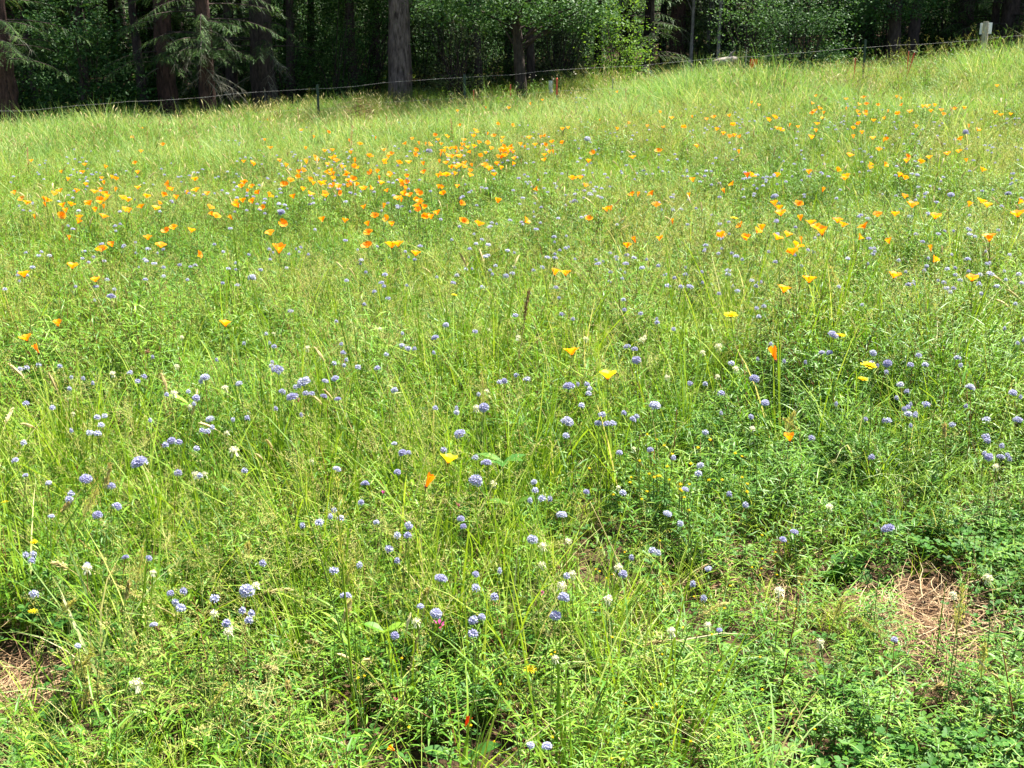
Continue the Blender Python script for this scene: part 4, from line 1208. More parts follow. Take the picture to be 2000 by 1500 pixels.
leaf_thing('dock_leaf', 370, 790, 0.30, 'broad pale green leaf left of the lavender flower group', 3, 0.09, 0.03, 0.5, M['leafy'], 4)
leaf_thing('dock_leaf', 905, 1490, 0.06, 'broad dark leaf at the bottom edge near centre', 3, 0.12, 0.045, 0.6, M['clover'], 5)
leaf_thing('dock_leaf', 420, 1450, 0.06, 'rounded green leaf cluster at the bottom left', 4, 0.08, 0.045, 0.5, M['clover'], 6)
leaf_thing('dock_leaf', 290, 1480, 0.05, 'bright green folded leaf at the bottom left edge', 2, 0.08, 0.04, 0.6, M['tree_bright'], 7)
leaf_thing('dock_leaf', 1000, 990, 0.26, 'light green broad leaf below the palmate plant', 2, 0.09, 0.035, 0.7, M['tree_bright'], 8)
leaf_thing('dock_leaf', 750, 1235, 0.18, 'pointed mid green leaf pair in the foreground left of centre', 3, 0.07, 0.03, 0.6, M['leafy'], 9)
# ------------------------------------------------------------------ fence, stakes and things at the wood edge
def fence_y(px): return np.interp(px, [-300, 0, 780, 1926, 2300], [19.0, 19.2, 20.3, 21.6, 22.0])
def wire_pt(px, py): return at_y(px, py, float(fence_y(px)))
fence = empty('wire_fence', (0, 20.6, float(gz(0, 20.6))))
tag(fence, 'low two-strand wire fence on thin green posts along the far edge of the meadow', 'fence')
f0 = np.array(fence.location)
def top_y(px): return 218 - 0.0737 * px
def low_y(px): return np.interp(px, [-300, 0, 280, 700, 1300, 1650, 1926, 2300], [285, 257, 238, 205, 165, 140, 112, 90])
for fn, r in ((top_y, 0.0016), (low_y, 0.0012)):
    b = MB(); R.seed(3)
    P = [wire_pt(px, float(fn(px)) + 1.6 * math.sin(px / 47) + R.uniform(-1.2, 1.2)) - f0 for px in range(-300, 2301, 50)]
    b.tube(P, [r] * len(P), 5, 0.5, 0)
    if fn is top_y:
        for p in P[::1]:
            for k in range(2):
                o = np.array([R.gauss(0, 1), R.gauss(0, 1), R.gauss(0, 1)]); o *= 0.014 / np.linalg.norm(o)
                b.tube([p - o, p + o], [0.0016, 0.001], 3, 0.5, 0)
    obj('wire', b.mesh('wire', [M['wire']], True), fence)
for px, tp in ((-250, None), (620, 170), (907, 150), (1690, 82), (2250, None)):
    w = wire_pt(px, float(top_y(px)) if tp is None else tp)
    base = float(gz(w[0], w[1])); h = w[2] - base + 0.04
    b = MB()
    # T section: flange and stem plates, with studs
    b.tube([(0, 0, -0.2), (0, 0, h)], [0.016, 0.016], 4, 0.5, 0)
    b.add([(-.019, -.012, -.2), (.019, -.012, -.2), (.019, -.016, -.2), (-.019, -.016, -.2), (-.019, -.012, h), (.019, -.012, h), (.019, -.016, h), (-.019, -.016, h)],
          [(0, 1, 5, 4), (1, 2, 6, 5), (2, 3, 7, 6), (3, 0, 4, 7), (4, 5, 6, 7)], 0.5, 0)
    for k in range(int(h / 0.1)):
        b.tube([(0, -0.016, 0.05 + k * 0.1), (0, -0.024, 0.052 + k * 0.1)], [0.006, 0.005], 5, 0.5, 0)
    obj('post', b.mesh('post', [M['metal_green']]), fence, (w[0] - f0[0], w[1] - f0[1], base - f0[2]), (0, 0, 0.2))
# the round wooden corner post with its white boards
w = wire_pt(1926, 42); base = float(gz(w[0], w[1]))
b = MB(); R.seed(8)
zs = np.linspace(-0.3, w[2] - base, 12)
b.tube([(0.006 * math.sin(z * 3), 0, z) for z in zs], [0.052] * 10 + [0.051, 0.045], 12, 0.5, 0, bump=0.04)
po = tag(obj('wooden_post', b.mesh('wooden_post', [M['wood']], False), None, (w[0], w[1], base)), 'round weathered wooden fence post with white boards behind it at the right', 'post')
def board(px0, py0, px1, py1, label):
    Y = float(w[1]) + 0.085
    a = at_y(px0, py0, Y); c = at_y(px1, py1, Y)
    W_, H_ = abs(c[0] - a[0]) / 2, abs(a[2] - c[2]) / 2
    b = MB()
    V = [(sx * W_, sy * 0.006, sz * H_) for sx in (-1, 1) for sy in (-1, 1) for sz in (-1, 1)]
    b.add(V, [(0, 1, 3, 2), (4, 6, 7, 5), (0, 4, 5, 1), (2, 3, 7, 6), (0, 2, 6, 4), (1, 5, 7, 3)], 0.5, 0)
    s = tag(empty('sign', ((a[0] + c[0]) / 2, Y, (a[2] + c[2]) / 2)), label, 'sign')
    obj('board', b.mesh('board', [M['sign']]), s)
    b = MB()
    for zz in (-0.6, 0.6):
        b.tube([(-W_ * .2, -0.012, H_ * zz), (-W_ * .2, -0.004, H_ * zz)], [0.006, 0.006], 6, 0.5, 0)
    obj('screw', b.mesh('screw', [M['wire']]), s)
board(1915, 45, 1927, 67, 'blank white sign board on the left side of the wooden post')
board(1927.5, 44, 1936, 66, 'blank white sign board on the right side of the wooden post')

def stake(px, top, base_py, mat, label, r=0.009, Y=None, lean=0.0, red_top=None, name='stake'):
    Y = Y or float(fence_y(px)) - 0.5
    T = at_y(px, top, Y); g = float(gz(T[0], Y)); h = T[2] - g
    s = tag(empty(name, (T[0], Y, g)), label, 'stake' if name == 'stake' else 'dry stalk')
    b = MB(); z1 = h * (0.62 if red_top else 1)
    L_ = lean * h
    b.tube([(0, 0, -0.1), (L_ * (z1 / h), 0, z1)], [r, r], 6, 0.5, 0)
    obj('shaft', b.mesh('shaft', [M['wood'] if red_top else M[mat]]), s)
    b = MB()
    if red_top:
        b.tube([(L_ * (z1 / h), 0, z1), (L_, 0, h), (L_, 0, h + 0.006)], [r * 1.08, r * 1.08, r * 0.5], 6, 0.5, 0)
        obj('painted_top', b.mesh('painted_top', [M[mat]]), s)
    else:
        b.tube([(L_, 0, h), (L_ * 1.02, 0, h + 0.01)], [r, r * 0.4], 6, 0.5, 0)
        obj('tip', b.mesh('tip', [M['wood']]), s)
stake(925, 176, 200, 'red_paint', 'thin red stake left of the leaning trunk', 0.011)
stake(997, 166, 230, 'red_paint', 'tall wooden stake with a red top just left of the leaning trunk', 0.011, red_top=True)
stake(1088, 153, 190, 'red_paint', 'wooden stake with a bright red top right of the leaning trunk', 0.014, red_top=True)
stake(1197, 155, 205, 'wood', 'thin pale bare stake in the tall grass left of the fence bank', 0.009)
stake(1535, 128, 146, 'red_paint', 'short red stake below the dense bush', 0.010, lean=0.1)
stake(1671, 113, 135, 'red_paint', 'short red stake left of the green fence post', 0.010)
stake(1766, 103, 122, 'red_paint', 'left of two red stakes below the twin trunked tree, leaning right', 0.010, lean=0.25)
stake(1775, 100, 124, 'red_paint', 'right of two red stakes below the twin trunked tree', 0.010)
stake(1458, 98, 125, 'wood', 'thin brown stake left of the orange red cloth', 0.007)
# white plastic tree tube
T = at_y(1075, 158, 22.7); g = float(gz(T[0], 22.7)); b = MB()
b.tube([(0, 0, -0.05), (0.01, 0, (T[2] - g) * 0.5), (0, 0, T[2] - g)], [0.038, 0.036, 0.036], 10, 0.5, 0, cap=False)
tb = tag(empty('tree_tube', (T[0], 22.7, g)), 'pale plastic tree guard tube between the leaning trunk and a red stake', 'tree guard')
obj('tube', b.mesh('tube', [M['tube']], True), tb)
b = MB(); b.tube([(0.045, 0, -0.1), (0.045, 0, T[2] - g + 0.06)], [0.008, 0.008], 5, 0.5, 0)
obj('stake', b.mesh('stake', [M['wood']]), tb)
# orange red cloth on the wire
Y = float(fence_y(1472)) - 0.05
a = at_y(1465, 115, Y); c = at_y(1479, 132, Y)
b = MB(); V = []; Fc = []
for j in range(7):
    for i in range(7):
        u, v = i / 6, j / 6
        V.append(((c[0] - a[0]) * u * (1 - 0.15 * v * (u - .5)), 0.018 * math.sin(u * 9 + v * 2), (c[2] - a[2]) * v * (1 + .12 * math.sin(u * 5))))
for j in range(6):
    for i in range(6):
        k = j * 7 + i; Fc.append((k, k + 1, k + 8, k + 7))
b.add(V, Fc, 0.5, 0)
tag(obj('cloth_marker', b.mesh('cloth_marker', [M['orange_cloth']], True), None, a), 'orange red rag hanging at the fence beside a thin brown stake', 'cloth')

def brush_heap(name, px, py, Y, rx, ry, rz, n, mat, label, cat, seed=0, wl=(0.1, 0.35), r=0.004):
    R.seed(seed)
    x = gx(px, Y); g = float(gz(x, Y)); b = MB()
    for k in range(n):
        a = R.uniform(0, 6.3); q = math.sqrt(R.random())
        p = np.array([q * rx * math.cos(a), q * ry * math.sin(a), R.random() * rz * (1 - q * q * 0.8)])
        d = np.array([R.gauss(0, 1), R.gauss(0, 1), R.gauss(0, .35)]); d /= np.linalg.norm(d)
        l = R.uniform(*wl)
        b.tube([p - d * l / 2, p + np.array([0, 0, R.uniform(-.02, .03)]), p + d * l / 2], [r, r * .9, r * .5], 3, R.random(), 0, cap=False)
    return tag(obj(name, b.mesh(name, [mat]), None, (x, Y, g)), label, cat)
brush_heap('brush_heap', 705, 208, 18.8, 0.26, 0.22, 0.62, 500, M['brown'], 'rusty brown heap of dead weeds at the meadow edge left of the pale fir trunk', 'brush heap', 1, (0.08, 0.3), 0.003)
brush_heap('brush_heap', 930, 190, 22.4, 1.3, 0.5, 0.35, 700, M['brown'], 'low line of dead brown brush between the fir and the leaning trunk', 'brush heap', 2)
brush_heap('brush_heap', 1330, 118, 25.6, 1.7, 0.5, 0.45, 700, M['brown'], 'dark dead brush below the conifer saplings on the right', 'brush heap', 3)
brush_heap('brush_heap', 1750, 118, 24, 1.0, 0.4, 0.3, 500, M['brown'], 'reddish brown litter bank under the twin trunked tree', 'brush heap', 4)
# pale log
Y = 25; x = gx(1412, Y); b = MB(); R.seed(9)
b.tube([(-0.24, 0, 0.5), (-0.05, 0.02, 0.53), (0.14, 0, 0.56), (0.24, 0, 0.55)], [0.05, 0.07, 0.075, 0.06], 9, 0.5, 0, bump=0.12)
lg = tag(empty('fallen_log', (x, Y, float(gz(x, Y)))), 'pale weathered log lying on the dark brush', 'log')
obj('log_body', b.mesh('log_body', [M['bark_pale']], True), lg)
b = MB(); b.tube([(0.05, 0, 0.55), (0.12, 0.0, 0.68), (0.2, 0, 0.74)], [0.03, 0.022, 0.01], 6, 0.5, 0)
obj('branch_stub', b.mesh('branch_stub', [M['bark_pale']]), lg)

# reddish dock stalks in the tall grass
def dock_mesh(seed):
    R.seed(seed); b = MB()
    P = curve_path((0, 0, 0), R.uniform(0, 6), 0.55, 0.02, 0.1, 8)
    b.tube(P, np.linspace(.004, .002, 9), 4, 0.5, 0)
    for k in range(170):
        t = R.uniform(4.0, 8); i = min(int(t), 7); f = t - i
        p = P[i] * (1 - f) + P[i + 1] * f
        a = R.uniform(0, 6.3); r = R.uniform(.003, .022) * (9 - t) / 4
        spikelets(b, p + np.array([r * math.cos(a), r * math.sin(a), 0]), (0.3 * math.cos(a), 0.3 * math.sin(a), .8), 1, 0.012, 1, R.uniform(.3, 1))
    return b.mesh('dock_stalk', [M['redstem'], M['dock_seed']])
M['dock_seed'] = leaf_mat('dock_seed', [(0.0, (0.30, 0.12, 0.07)), (1.0, (0.62, 0.36, 0.24))], transl=0.2)
DOCK = [dock_mesh(1), dock_mesh(2)]
for px, py, lab in [(50, 300, 'pinkish dock stalk nearest the left edge in the tall grass'), (178, 268, 'pinkish dock stalk right of the one at the left edge'), (287, 270, 'straw pink dock stalk below the dark spruces'),
                    (460, 258, 'pinkish dock stalk below the dark twin conifer trunk'), (585, 222, 'slim pink dock stalk near the fence left of the fir'), (682, 258, 'pink dock stalk below the rusty brown heap'),
                    (751, 240, 'pale pink dock stalk below the pale fir trunk'), (886, 245, 'pink dock stalk below the thin red stake'), (1225, 185, 'brownish pink dock stalk on the grassy bank right of centre')]:
    x, y, t = pix(px, py - 8, 0.52)
    o = obj('dock_stalk', R.choice(DOCK), None, (x, y, float(gz(x, y))), (0, 0, R.uniform(0, 6)), 1.0)
    tag(o, lab, 'dock')
# ------------------------------------------------------------------ the wood beyond the fence
def trunk_part(root, path, radii, mat, sides=14, bump=0.09, seed=0, name='trunk'):
    R.seed(seed)
    P = np.asarray(path, float)
    n = max(10, int(len(P) * 14))
    t = np.linspace(0, len(P) - 1, n); i = np.minimum(t.astype(int), len(P) - 2); f = (t - i)[:, None]
    Q = P[i] * (1 - f) + P[i + 1] * f
    rr = np.interp(t, range(len(radii)), radii)
    b = MB(); b.tube(Q, rr, sides, 0.5, 0, bump=bump)
    return obj(name, b.mesh(name, [M[mat]], True), root)

def leaf_cloud(clumps, per, size, seed, flat=0.45, spreadr=0.22, asp=0.55, droop=0.3):
    """many separate folded leaves in loose sprays: returns quads and tints"""
    g = np.random.default_rng(seed)
    C = np.repeat(np.asarray(clumps, float), per, 0); n = len(C)
    off = g.normal(0, 1, (n, 3)) * np.array([spreadr, spreadr, spreadr * flat])
    P = C + off
    L_ = size * g.uniform(0.6, 1.3, n)
    az = g.uniform(0, 2 * np.pi, n); el = g.normal(-droop, 0.45, n)
    d = np.stack([np.cos(az) * np.cos(el), np.sin(az) * np.cos(el), np.sin(el)], -1)
    roll = g.normal(0, 0.5, n)
    s = np.stack([-np.sin(az), np.cos(az), 0 * az], -1)
    nr = np.cross(s, d)
    s2 = s * np.cos(roll)[:, None] + nr * np.sin(roll)[:, None]
    w = (L_ * asp * 0.5)[:, None]
    m = P + d * (L_ * 0.45)[:, None]
    fold = np.cross(s2, d) * w * 0.35
    V = np.stack([P, m + s2 * w + fold, P + d * L_[:, None], m - s2 * w + fold], 1)
    return V, g.uniform(0, 1, n)

def ellipsoid_pts(g, c, r, n, shell=0.55):
    d = g.normal(0, 1, (n, 3)); d /= np.linalg.norm(d, axis=1)[:, None]
    q = shell + (1 - shell) * g.random(n) ** 0.6
    q = q * (0.8 + 0.35 * g.random(n))
    return np.asarray(c) + d * np.asarray(r) * q[:, None]

def crown_part(root, ells, size, mat, seed, per=26, spreadr=0.2, flat=0.3, asp=0.55, zmin=0.05):
    g = np.random.default_rng(seed)
    k = 0.62 if per < 60 else 1.0
    per = int(per / k)
    C = np.concatenate([ellipsoid_pts(g, e[0], e[1], max(8, int(e[2] * k))) for e in ells])
    C = C[C[:, 2] > zmin]
    V, t = leaf_cloud(C, per, size, seed, flat, spreadr, asp)
    V = V[V[:, :, 2].min(1) > -0.05]; t = t[:len(V)]
    me = quads_mesh('crown', V, t, [M[mat]])
    return obj('crown', me, root), C

def limbs_part(root, path, C, n, seed, mat, r0=0.03):
    R.seed(seed); b = MB(); P = np.asarray(path, float)
    idx = R.sample(range(len(C)), min(n, len(C)))
    for i in idx:
        e = C[i]
        zt = min(max(e[2] - R.uniform(0.3, 0.9), P[0][2] + 0.3), P[-1][2] * 0.95)
        s = np.array([np.interp(zt, P[:, 2], P[:, k]) for k in range(3)])
        m = (s + e) / 2 + np.array([R.uniform(-.15, .15), R.uniform(-.15, .15), R.uniform(0, .2)])
        b.tube([s, m, e], [r0, r0 * 0.6, r0 * 0.2], 5, 0.5, 0, cap=False)
    return obj('limbs', b.mesh('limbs', [M[mat]], True), root)

def root_at(name, px, Y, label, cat='tree', group=None, dx=0):
    Y *= 1.6
    x = gx(px, Y) + dx
    return tag(empty(name, (x, Y, float(gz(x, Y)) - 0.02)), label, cat, group)

def broadleaf(px, Y, label, H, r, lean, ells, size, mat, seed, bark='bark_dark', per=26, nl=14, name='broadleaf_tree', group=None, spreadr=0.2):
    t = root_at(name, px, Y, label, group=group)
    path = [(0, 0, -0.1), (lean[0] * .25, lean[1] * .3, H * .25), (lean[0] * .65, lean[1] * .6, H * .6), (lean[0], lean[1], H)]
    trunk_part(t, path, [r * 1.35, r, r * 0.8, r * 0.35], bark, seed=seed)
    cr, C = crown_part(t, ells, size, mat, seed, per, spreadr)
    limbs_part(t, path, C, nl, seed, bark, r * 0.3)
    return t

def bush(px, Y, label, ells, size, mat, seed, per=26, n=8, group=None, name='shrub', spreadr=0.18, bark='bark_dark'):
    t = root_at(name, px, Y, label, 'shrub', group)
    e0 = ells[0]
    ells = ells + [((e0[0][0], e0[0][1], 0.35), (e0[1][0] * 0.95, e0[1][1] * .9, 0.4), int(e0[2] * 0.5))]
    cr, C = crown_part(t, ells, size, mat, seed, per, spreadr)
    R.seed(seed); b = MB()
    for i in R.sample(range(len(C)), min(n * 3, len(C))):
        e = C[i]; s = np.array([R.uniform(-.15, .15), R.uniform(-.12, .12), -0.05])
        b.tube([s, s * 0.5 + e * 0.5 + np.array([0, 0, 0.15]), e], [0.018, 0.012, 0.004], 5, 0.5, 0, cap=False)
    obj('stems', b.mesh('stems', [M[bark]], True), t)
    return t

def bough(b, base, az, length, seed, droop=0.55, mat=0, twmat=1, dens=1.0, rise=0.1, tw=0.24):
    """one conifer bough: a drooping limb with side sprays of flat needles"""
    R.seed(seed)
    n = 9; P = [np.array(base, float)]; el = rise
    for i in range(n):
        el -= droop / n * (0.4 + 1.2 * i / n)
        P.append(P[-1] + np.array([math.cos(az) * math.cos(el), math.sin(az) * math.cos(el), math.sin(el)]) * length / n)
    P = np.array(P)
    b.tube(P, np.linspace(0.016, 0.003, n + 1) * min(1, length), 4, 0.5, twmat, cap=False)
    tw_n = int(26 * length * dens)
    for k in range(tw_n):
        t = 0.15 + 0.85 * (k + R.random()) / tw_n
        i = min(int(t * n), n - 1); f = t * n - i
        p = P[i] * (1 - f) + P[i + 1] * f
        side = 1 if k % 2 else -1
        a = az + side * R.uniform(0.5, 1.15)
        l = tw * (1.15 - 0.6 * t) * R.uniform(0.6, 1.25)
        d = np.array([math.cos(a), math.sin(a), -R.uniform(0.05, 0.9)]); d /= np.linalg.norm(d)
        s = np.cross(d, [0, 0, 1.0]); s /= np.linalg.norm(s); u = np.cross(s, d)
        tn = R.uniform(0, 0.75) + (0.25 if R.random() < 0.3 else 0)
        m = 8
        V = []; Fc = []
        for j in range(m):
            q = p + d * l * (j / m) + np.array([0, 0, -0.25 * l * (j / m) ** 2])
            nl = 0.030 * (1 - 0.45 * j / m)
            for sg in (-1, 1):
                e = q + (s * sg * 0.85 + d * 0.75 + u * R.uniform(-.3, .4)) * nl
                wv = d * 0.006
                kk = len(V); V += [q - wv, q + wv, e]; Fc.append((kk, kk + 1, kk + 2))
        q = p + d * l + np.array([0, 0, -0.25 * l])
        kk = len(V); V += [p + s * .003, p - s * .003, q]; Fc.append((kk, kk + 1, kk + 2))
        b.add(V, Fc, tn, mat)
    return P

def dead_twigs(b, base, az, length, seed, mat=1):
    R.seed(seed)
    n = 6; P = [np.array(base, float)]; el = -0.1
    for i in range(n):
        el -= R.uniform(0, 0.25); az += R.uniform(-.2, .2)
        P.append(P[-1] + np.array([math.cos(az) * math.cos(el), math.sin(az) * math.cos(el), math.sin(el)]) * length / n)
    b.tube(P, np.linspace(.012, .002, n + 1), 4, 0.5, mat, cap=False)
    for k in range(22):
        i = R.randint(1, n); p = P[i] if i < n + 1 else P[-1]
        a = az + R.uniform(-1.3, 1.3); l = R.uniform(0.08, 0.3)
        d = np.array([math.cos(a), math.sin(a), -R.uniform(0.3, 1.6)]); d /= np.linalg.norm(d)
        b.tube([p, p + d * l * .5 + np.array([0.01, 0, 0.01]), p + d * l], [.003, .002, .0008], 3, R.random(), mat, cap=False)

def conifer(px, Y, label, H, r, seed, low=1.0, blen=1.6, bark='bark_red', nb=60, top_leaf=True, name='conifer', group=None, dead=6, dens=1.0, lowdead=0.3, sides=14):
    t = root_at(name, px, Y, label, group=group)
    path = [(0, 0, -0.15), (0.02, 0, H * .3), (0, 0.03, H * .7), (0, 0, H)]
    trunk_part(t, path, [r * 1.45, r * 0.92, r * 0.55, 0.02], bark, sides, 0.1 if sides < 20 else 0.05, seed)
    b = MB(); rr = random.Random(seed)
    for k in range(nb):
        z = low + (H * 0.97 - low) * (k / nb) ** 1.5 + rr.uniform(-.15, .15)
        L_ = blen * (1 - 0.85 * max(0, z - low) / (H - low)) * rr.uniform(0.7, 1.15)
        bough(b, (0, 0, max(z, low * 0.9)), rr.uniform(0, 6.28), max(L_, 0.35), rr.randint(0, 10 ** 6), rr.uniform(0.4, 0.9), dens=dens)
    obj('crown', b.mesh('crown', [M['spruce'], M['bark_dark']]), t)
    if dead:
        for k in range(dead):
            b = MB()
            dead_twigs(b, (0, 0, rr.uniform(lowdead, low + 0.8)), rr.uniform(0, 6.28), rr.uniform(0.5, 1.1), rr.randint(0, 10 ** 6), 0)
            obj('dead_branch', b.mesh('dead_branch', [M['lichen']]), t)
    return t

def wood_place(px):
    for a, w in ((150, ' behind the left edge trunk'), (420, ' behind the drooping spruce'), (640, ' behind the broad dark trunk'), (900, ' behind the pale fir trunk'), (1120, ' behind the leaning trunk'),
                 (1290, ' behind the bright sapling'), (1450, ' behind the thin pale trunks'), (1650, ' behind the dense dark bush'), (1850, ' behind the twin trunks'), (9999, ' behind the wooden post')):
        if px < a: return w
def copy_tree(o, px, Y, scl, label, group=None, rz=0):
    c = o.copy(); scene.collection.objects.link(c)
    Y *= 1.6
    x = gx(px, Y); c.location = (x, Y, float(gz(x, Y)) - 0.02); c.scale = (scl,) * 3; c.rotation_euler = (0, 0, rz)
    c['label'] = label + wood_place(px)
    if group: c['group'] = group + wood_place(px)
    elif 'group' in c: del c['group']
    for ch in o.children:
        d = ch.copy(); scene.collection.objects.link(d); d.parent = c
    return c

# left to right along the edge
conifer(2, 13.6, 'thick reddish conifer trunk at the left edge', 9, 0.22, 11, 1.5, 1.9, 'bark_red', 50, dead=10)
bush(185, 14.3, 'big glossy dark leaved bush between the left edge trunk and the spruces',
     [((0, 0, 0.95), (1.0, 0.6, 0.95), 150), ((-.3, 0, 2.0), (0.9, .7, 0.7), 90), ((.45, -.1, .55), (.5, .4, .5), 50)], 0.075, 'tree_dark', 21, 26, 10)
bush(45, 15.2, 'dark shaded bush behind the left edge trunk', [((0, 0, 1.2), (1.1, .6, 1.2), 150)], 0.07, 'tree_dark', 22)
conifer(327, 14.6, 'dark red barked conifer trunk left of the drooping spruce', 10, 0.14, 12, 1.25, 1.5, 'bark_red', 56, dead=10)
# the drooping spruce
t = root_at('spruce', 405, 14.2, 'spruce with drooping green boughs and lichened twigs over a red brown trunk')
trunk_part(t, [(0, 0, -0.1), (0.02, 0, 2.5), (0, 0, 5.5), (0, 0, 9)], [0.15, 0.115, 0.09, 0.02], 'bark_red', 14, 0.1, 13)
rr = random.Random(4)
for k in range(20):
    b = MB()
    bough(b, (0, 0, rr.uniform(1.25, 1.9)), rr.uniform(3.3, 6.1), rr.uniform(0.7, 1.15), rr.randint(0, 10 ** 6), rr.uniform(0.55, 1.0), dens=1.5, rise=0.15)
    obj('bough', b.mesh('bough', [M['spruce'], M['bark_dark']]), t)
b = MB()
for k in range(60):
    z = 1.9 + 7 * (k / 60) ** 1.4
    bough(b, (0, 0, z), rr.uniform(0, 6.28), max(0.4, 1.6 * (1 - (z - 1.9) / 8)), rr.randint(0, 10 ** 6), rr.uniform(.5, .9))
obj('crown', b.mesh('crown', [M['spruce'], M['bark_dark']]), t)
for k in range(16):
    b = MB()
    dead_twigs(b, (0, 0, rr.uniform(0.8, 2.0)), rr.uniform(3.2, 6.2), rr.uniform(.4, 1.0), rr.randint(0, 10 ** 6), 0)
    obj('dead_branch', b.mesh('dead_branch', [M['lichen']]), t)
conifer(516, 15.4, 'broad dark conifer trunk right of the drooping spruce', 11, 0.18, 14, 1.3, 1.7, 'bark_dark', 56, dead=10)
conifer(455, 17.2, 'slender dark conifer behind the drooping spruce', 9, 0.10, 15, 1.2, 1.2, 'bark_dark', 40)
bush(560, 16.6, 'airy dark green bush right of the broad dark trunk', [((0, 0, 1.3), (.7, .5, 1.2), 90)], 0.06, 'tree_dark', 23)
bush(655, 16.4, 'light green small leaved bush left of the pale fir trunk', [((0, 0, 0.9), (.8, .5, .9), 110), ((.2, .1, 2.0), (.9, .6, .8), 90)], 0.05, 'tree_mid', 24)
bush(720, 17.6, 'mid green bush close behind the pale fir trunk', [((0, 0, 1.3), (.7, .5, 1.2), 110)], 0.055, 'tree_mid', 25)
broadleaf(737, 18.2, 'small dark tree with a thin trunk left of the pale fir', 5, 0.07, (0.1, 0), [((0, 0, 2.6), (1.2, 1.0, 1.3), 130)], 0.06, 'tree_mid', 26)
conifer(782, 16.5, 'pale grey fir trunk standing clear at the meadow edge', 10, 0.19, 16, 2.6, 1.8, 'bark_grey', 34, dead=3, lowdead=2.2, sides=22)
broadleaf(1022, 14.0, 'dark leaning tree trunk with overhanging dark foliage', 5.5, 0.085, (-0.45, 0.1),
          [((-0.85, -.2, 1.85), (0.75, .6, .42), 110), ((0.75, -.2, 1.8), (.8, .6, .42), 120), ((-.6, -1.1, 3.6), (2.3, 1.8, 0.95), 300), ((-.4, 0, 4.8), (1.4, 1.2, 1.0), 100)], 0.07, 'tree_dark', 27, nl=22)
bush(895, 16.0, 'twiggy muted green bush between the fir and the leaning trunk', [((0, 0, .85), (.75, .5, .8), 90), ((-.1, .2, 1.8), (.8, .5, .5), 50)], 0.045, 'tree_olive', 28, 22, 14)
bush(1090, 18.0, 'muted olive bush right of the leaning trunk', [((0, 0, .9), (.9, .5, .85), 110), ((.2, .2, 2.0), (.9, .6, .7), 80)], 0.05, 'tree_olive', 29)
bush(1010, 19.0, 'grey green bush deep behind the leaning trunk', [((0, 0, 1.2), (1.3, .6, 1.2), 150)], 0.055, 'tree_olive', 30)
bush(1205, 15.6, 'bright yellow green sapling in the sun right of the leaning trunk', [((0, 0, 1.1), (.42, .4, .9), 75), ((.25, 0, .7), (.45, .3, .5), 35), ((0, 0, 2.1), (.35, .3, .5), 30)], 0.06, 'tree_bright', 31, 20, 6)
conifer(1268, 16.6, 'young feathery conifer next to the bright sapling', 4.2, 0.05, 17, 0.35, 0.95, 'bark_dark', 46, dead=0)
conifer(1318, 19.0, 'dark conifer trunk among saplings right of centre', 11, 0.15, 18, 1.3, 1.4, 'bark_red', 44)
conifer(1290, 20.5, 'slim conifer behind the dark trunk right of centre', 8, 0.08, 19, 0.7, 1.3, 'bark_dark', 50)
for px, Y, lab in [(1346, 18.4, 'leftmost of three thin pale trunks'), (1378, 19.2, 'middle one of three thin pale trunks'), (1398, 18.0, 'rightmost of three thin pale trunks')]:
    broadleaf(px, Y, lab + ' beside the dark conifer', 5, 0.035, (0.05, 0), [((0, 0, 2.9), (.9, .8, 1.2), 70)], 0.06, 'tree_mid', 32 + px % 7, 'bark_pale', nl=8)
bush(1385, 19.8, 'shaded bush behind the thin pale trunks', [((0, 0, 1.2), (1.2, .6, 1.2), 150)], 0.06, 'tree_dark', 33)
bush(1455, 16.2, 'mid green leafy bush left of the dense dark bush', [((0, 0, 1.15), (.75, .5, 1.1), 120)], 0.055, 'tree_mid', 34)
bush(1560, 14.6, 'dense dark small leaved bush reaching down to the fence', [((0, 0, .75), (.85, .55, .8), 170), ((.1, .1, 1.7), (.95, .6, .7), 120)], 0.05, 'tree_dark', 35, 28, 12)
bush(1650, 18.6, 'light green bush beyond the small sunny glade', [((0, 0, 1.1), (.9, .5, 1.0), 120)], 0.06, 'tree_mid', 36)
broadleaf(1737, 16.2, 'dark trunked broadleaf tree, left trunk of the pair behind the red stakes', 5, 0.12, (-.05, 0), [((-.2, -.2, 1.5), (.95, .7, .4), 130), ((.1, 0, 3.0), (1.5, 1.2, 1.2), 150)], 0.06, 'tree_dark', 37, nl=18)
broadleaf(1772, 17.2, 'dark trunked broadleaf tree, right trunk of the pair behind the red stakes', 5.2, 0.11, (.12, 0), [((.2, 0, 2.0), (1.1, .8, .6), 110), ((.2, 0, 3.2), (1.4, 1.2, 1.2), 120)], 0.06, 'tree_dark', 38, nl=16)
conifer(1870, 18.0, 'dark drooping conifer left of the wooden post', 9, 0.14, 41, 0.8, 1.8, 'bark_dark', 60)
conifer(1955, 17.5, 'dark conifer with low boughs right of the wooden post', 9, 0.15, 42, 0.7, 1.9, 'bark_dark', 60)
conifer(2060, 17.0, 'conifer just beyond the right edge of the picture', 9, 0.15, 43, 0.7, 1.9, 'bark_dark', 50)
bush(1830, 19.5, 'dark bush between the paired trunks and the conifers', [((0, 0, 1.2), (1.0, .6, 1.2), 140)], 0.06, 'tree_dark', 39)
bush(-60, 14.6, 'dark bush just beyond the left edge of the picture', [((0, 0, 1.2), (.8, .6, 1.3), 130)], 0.07, 'tree_dark', 40)

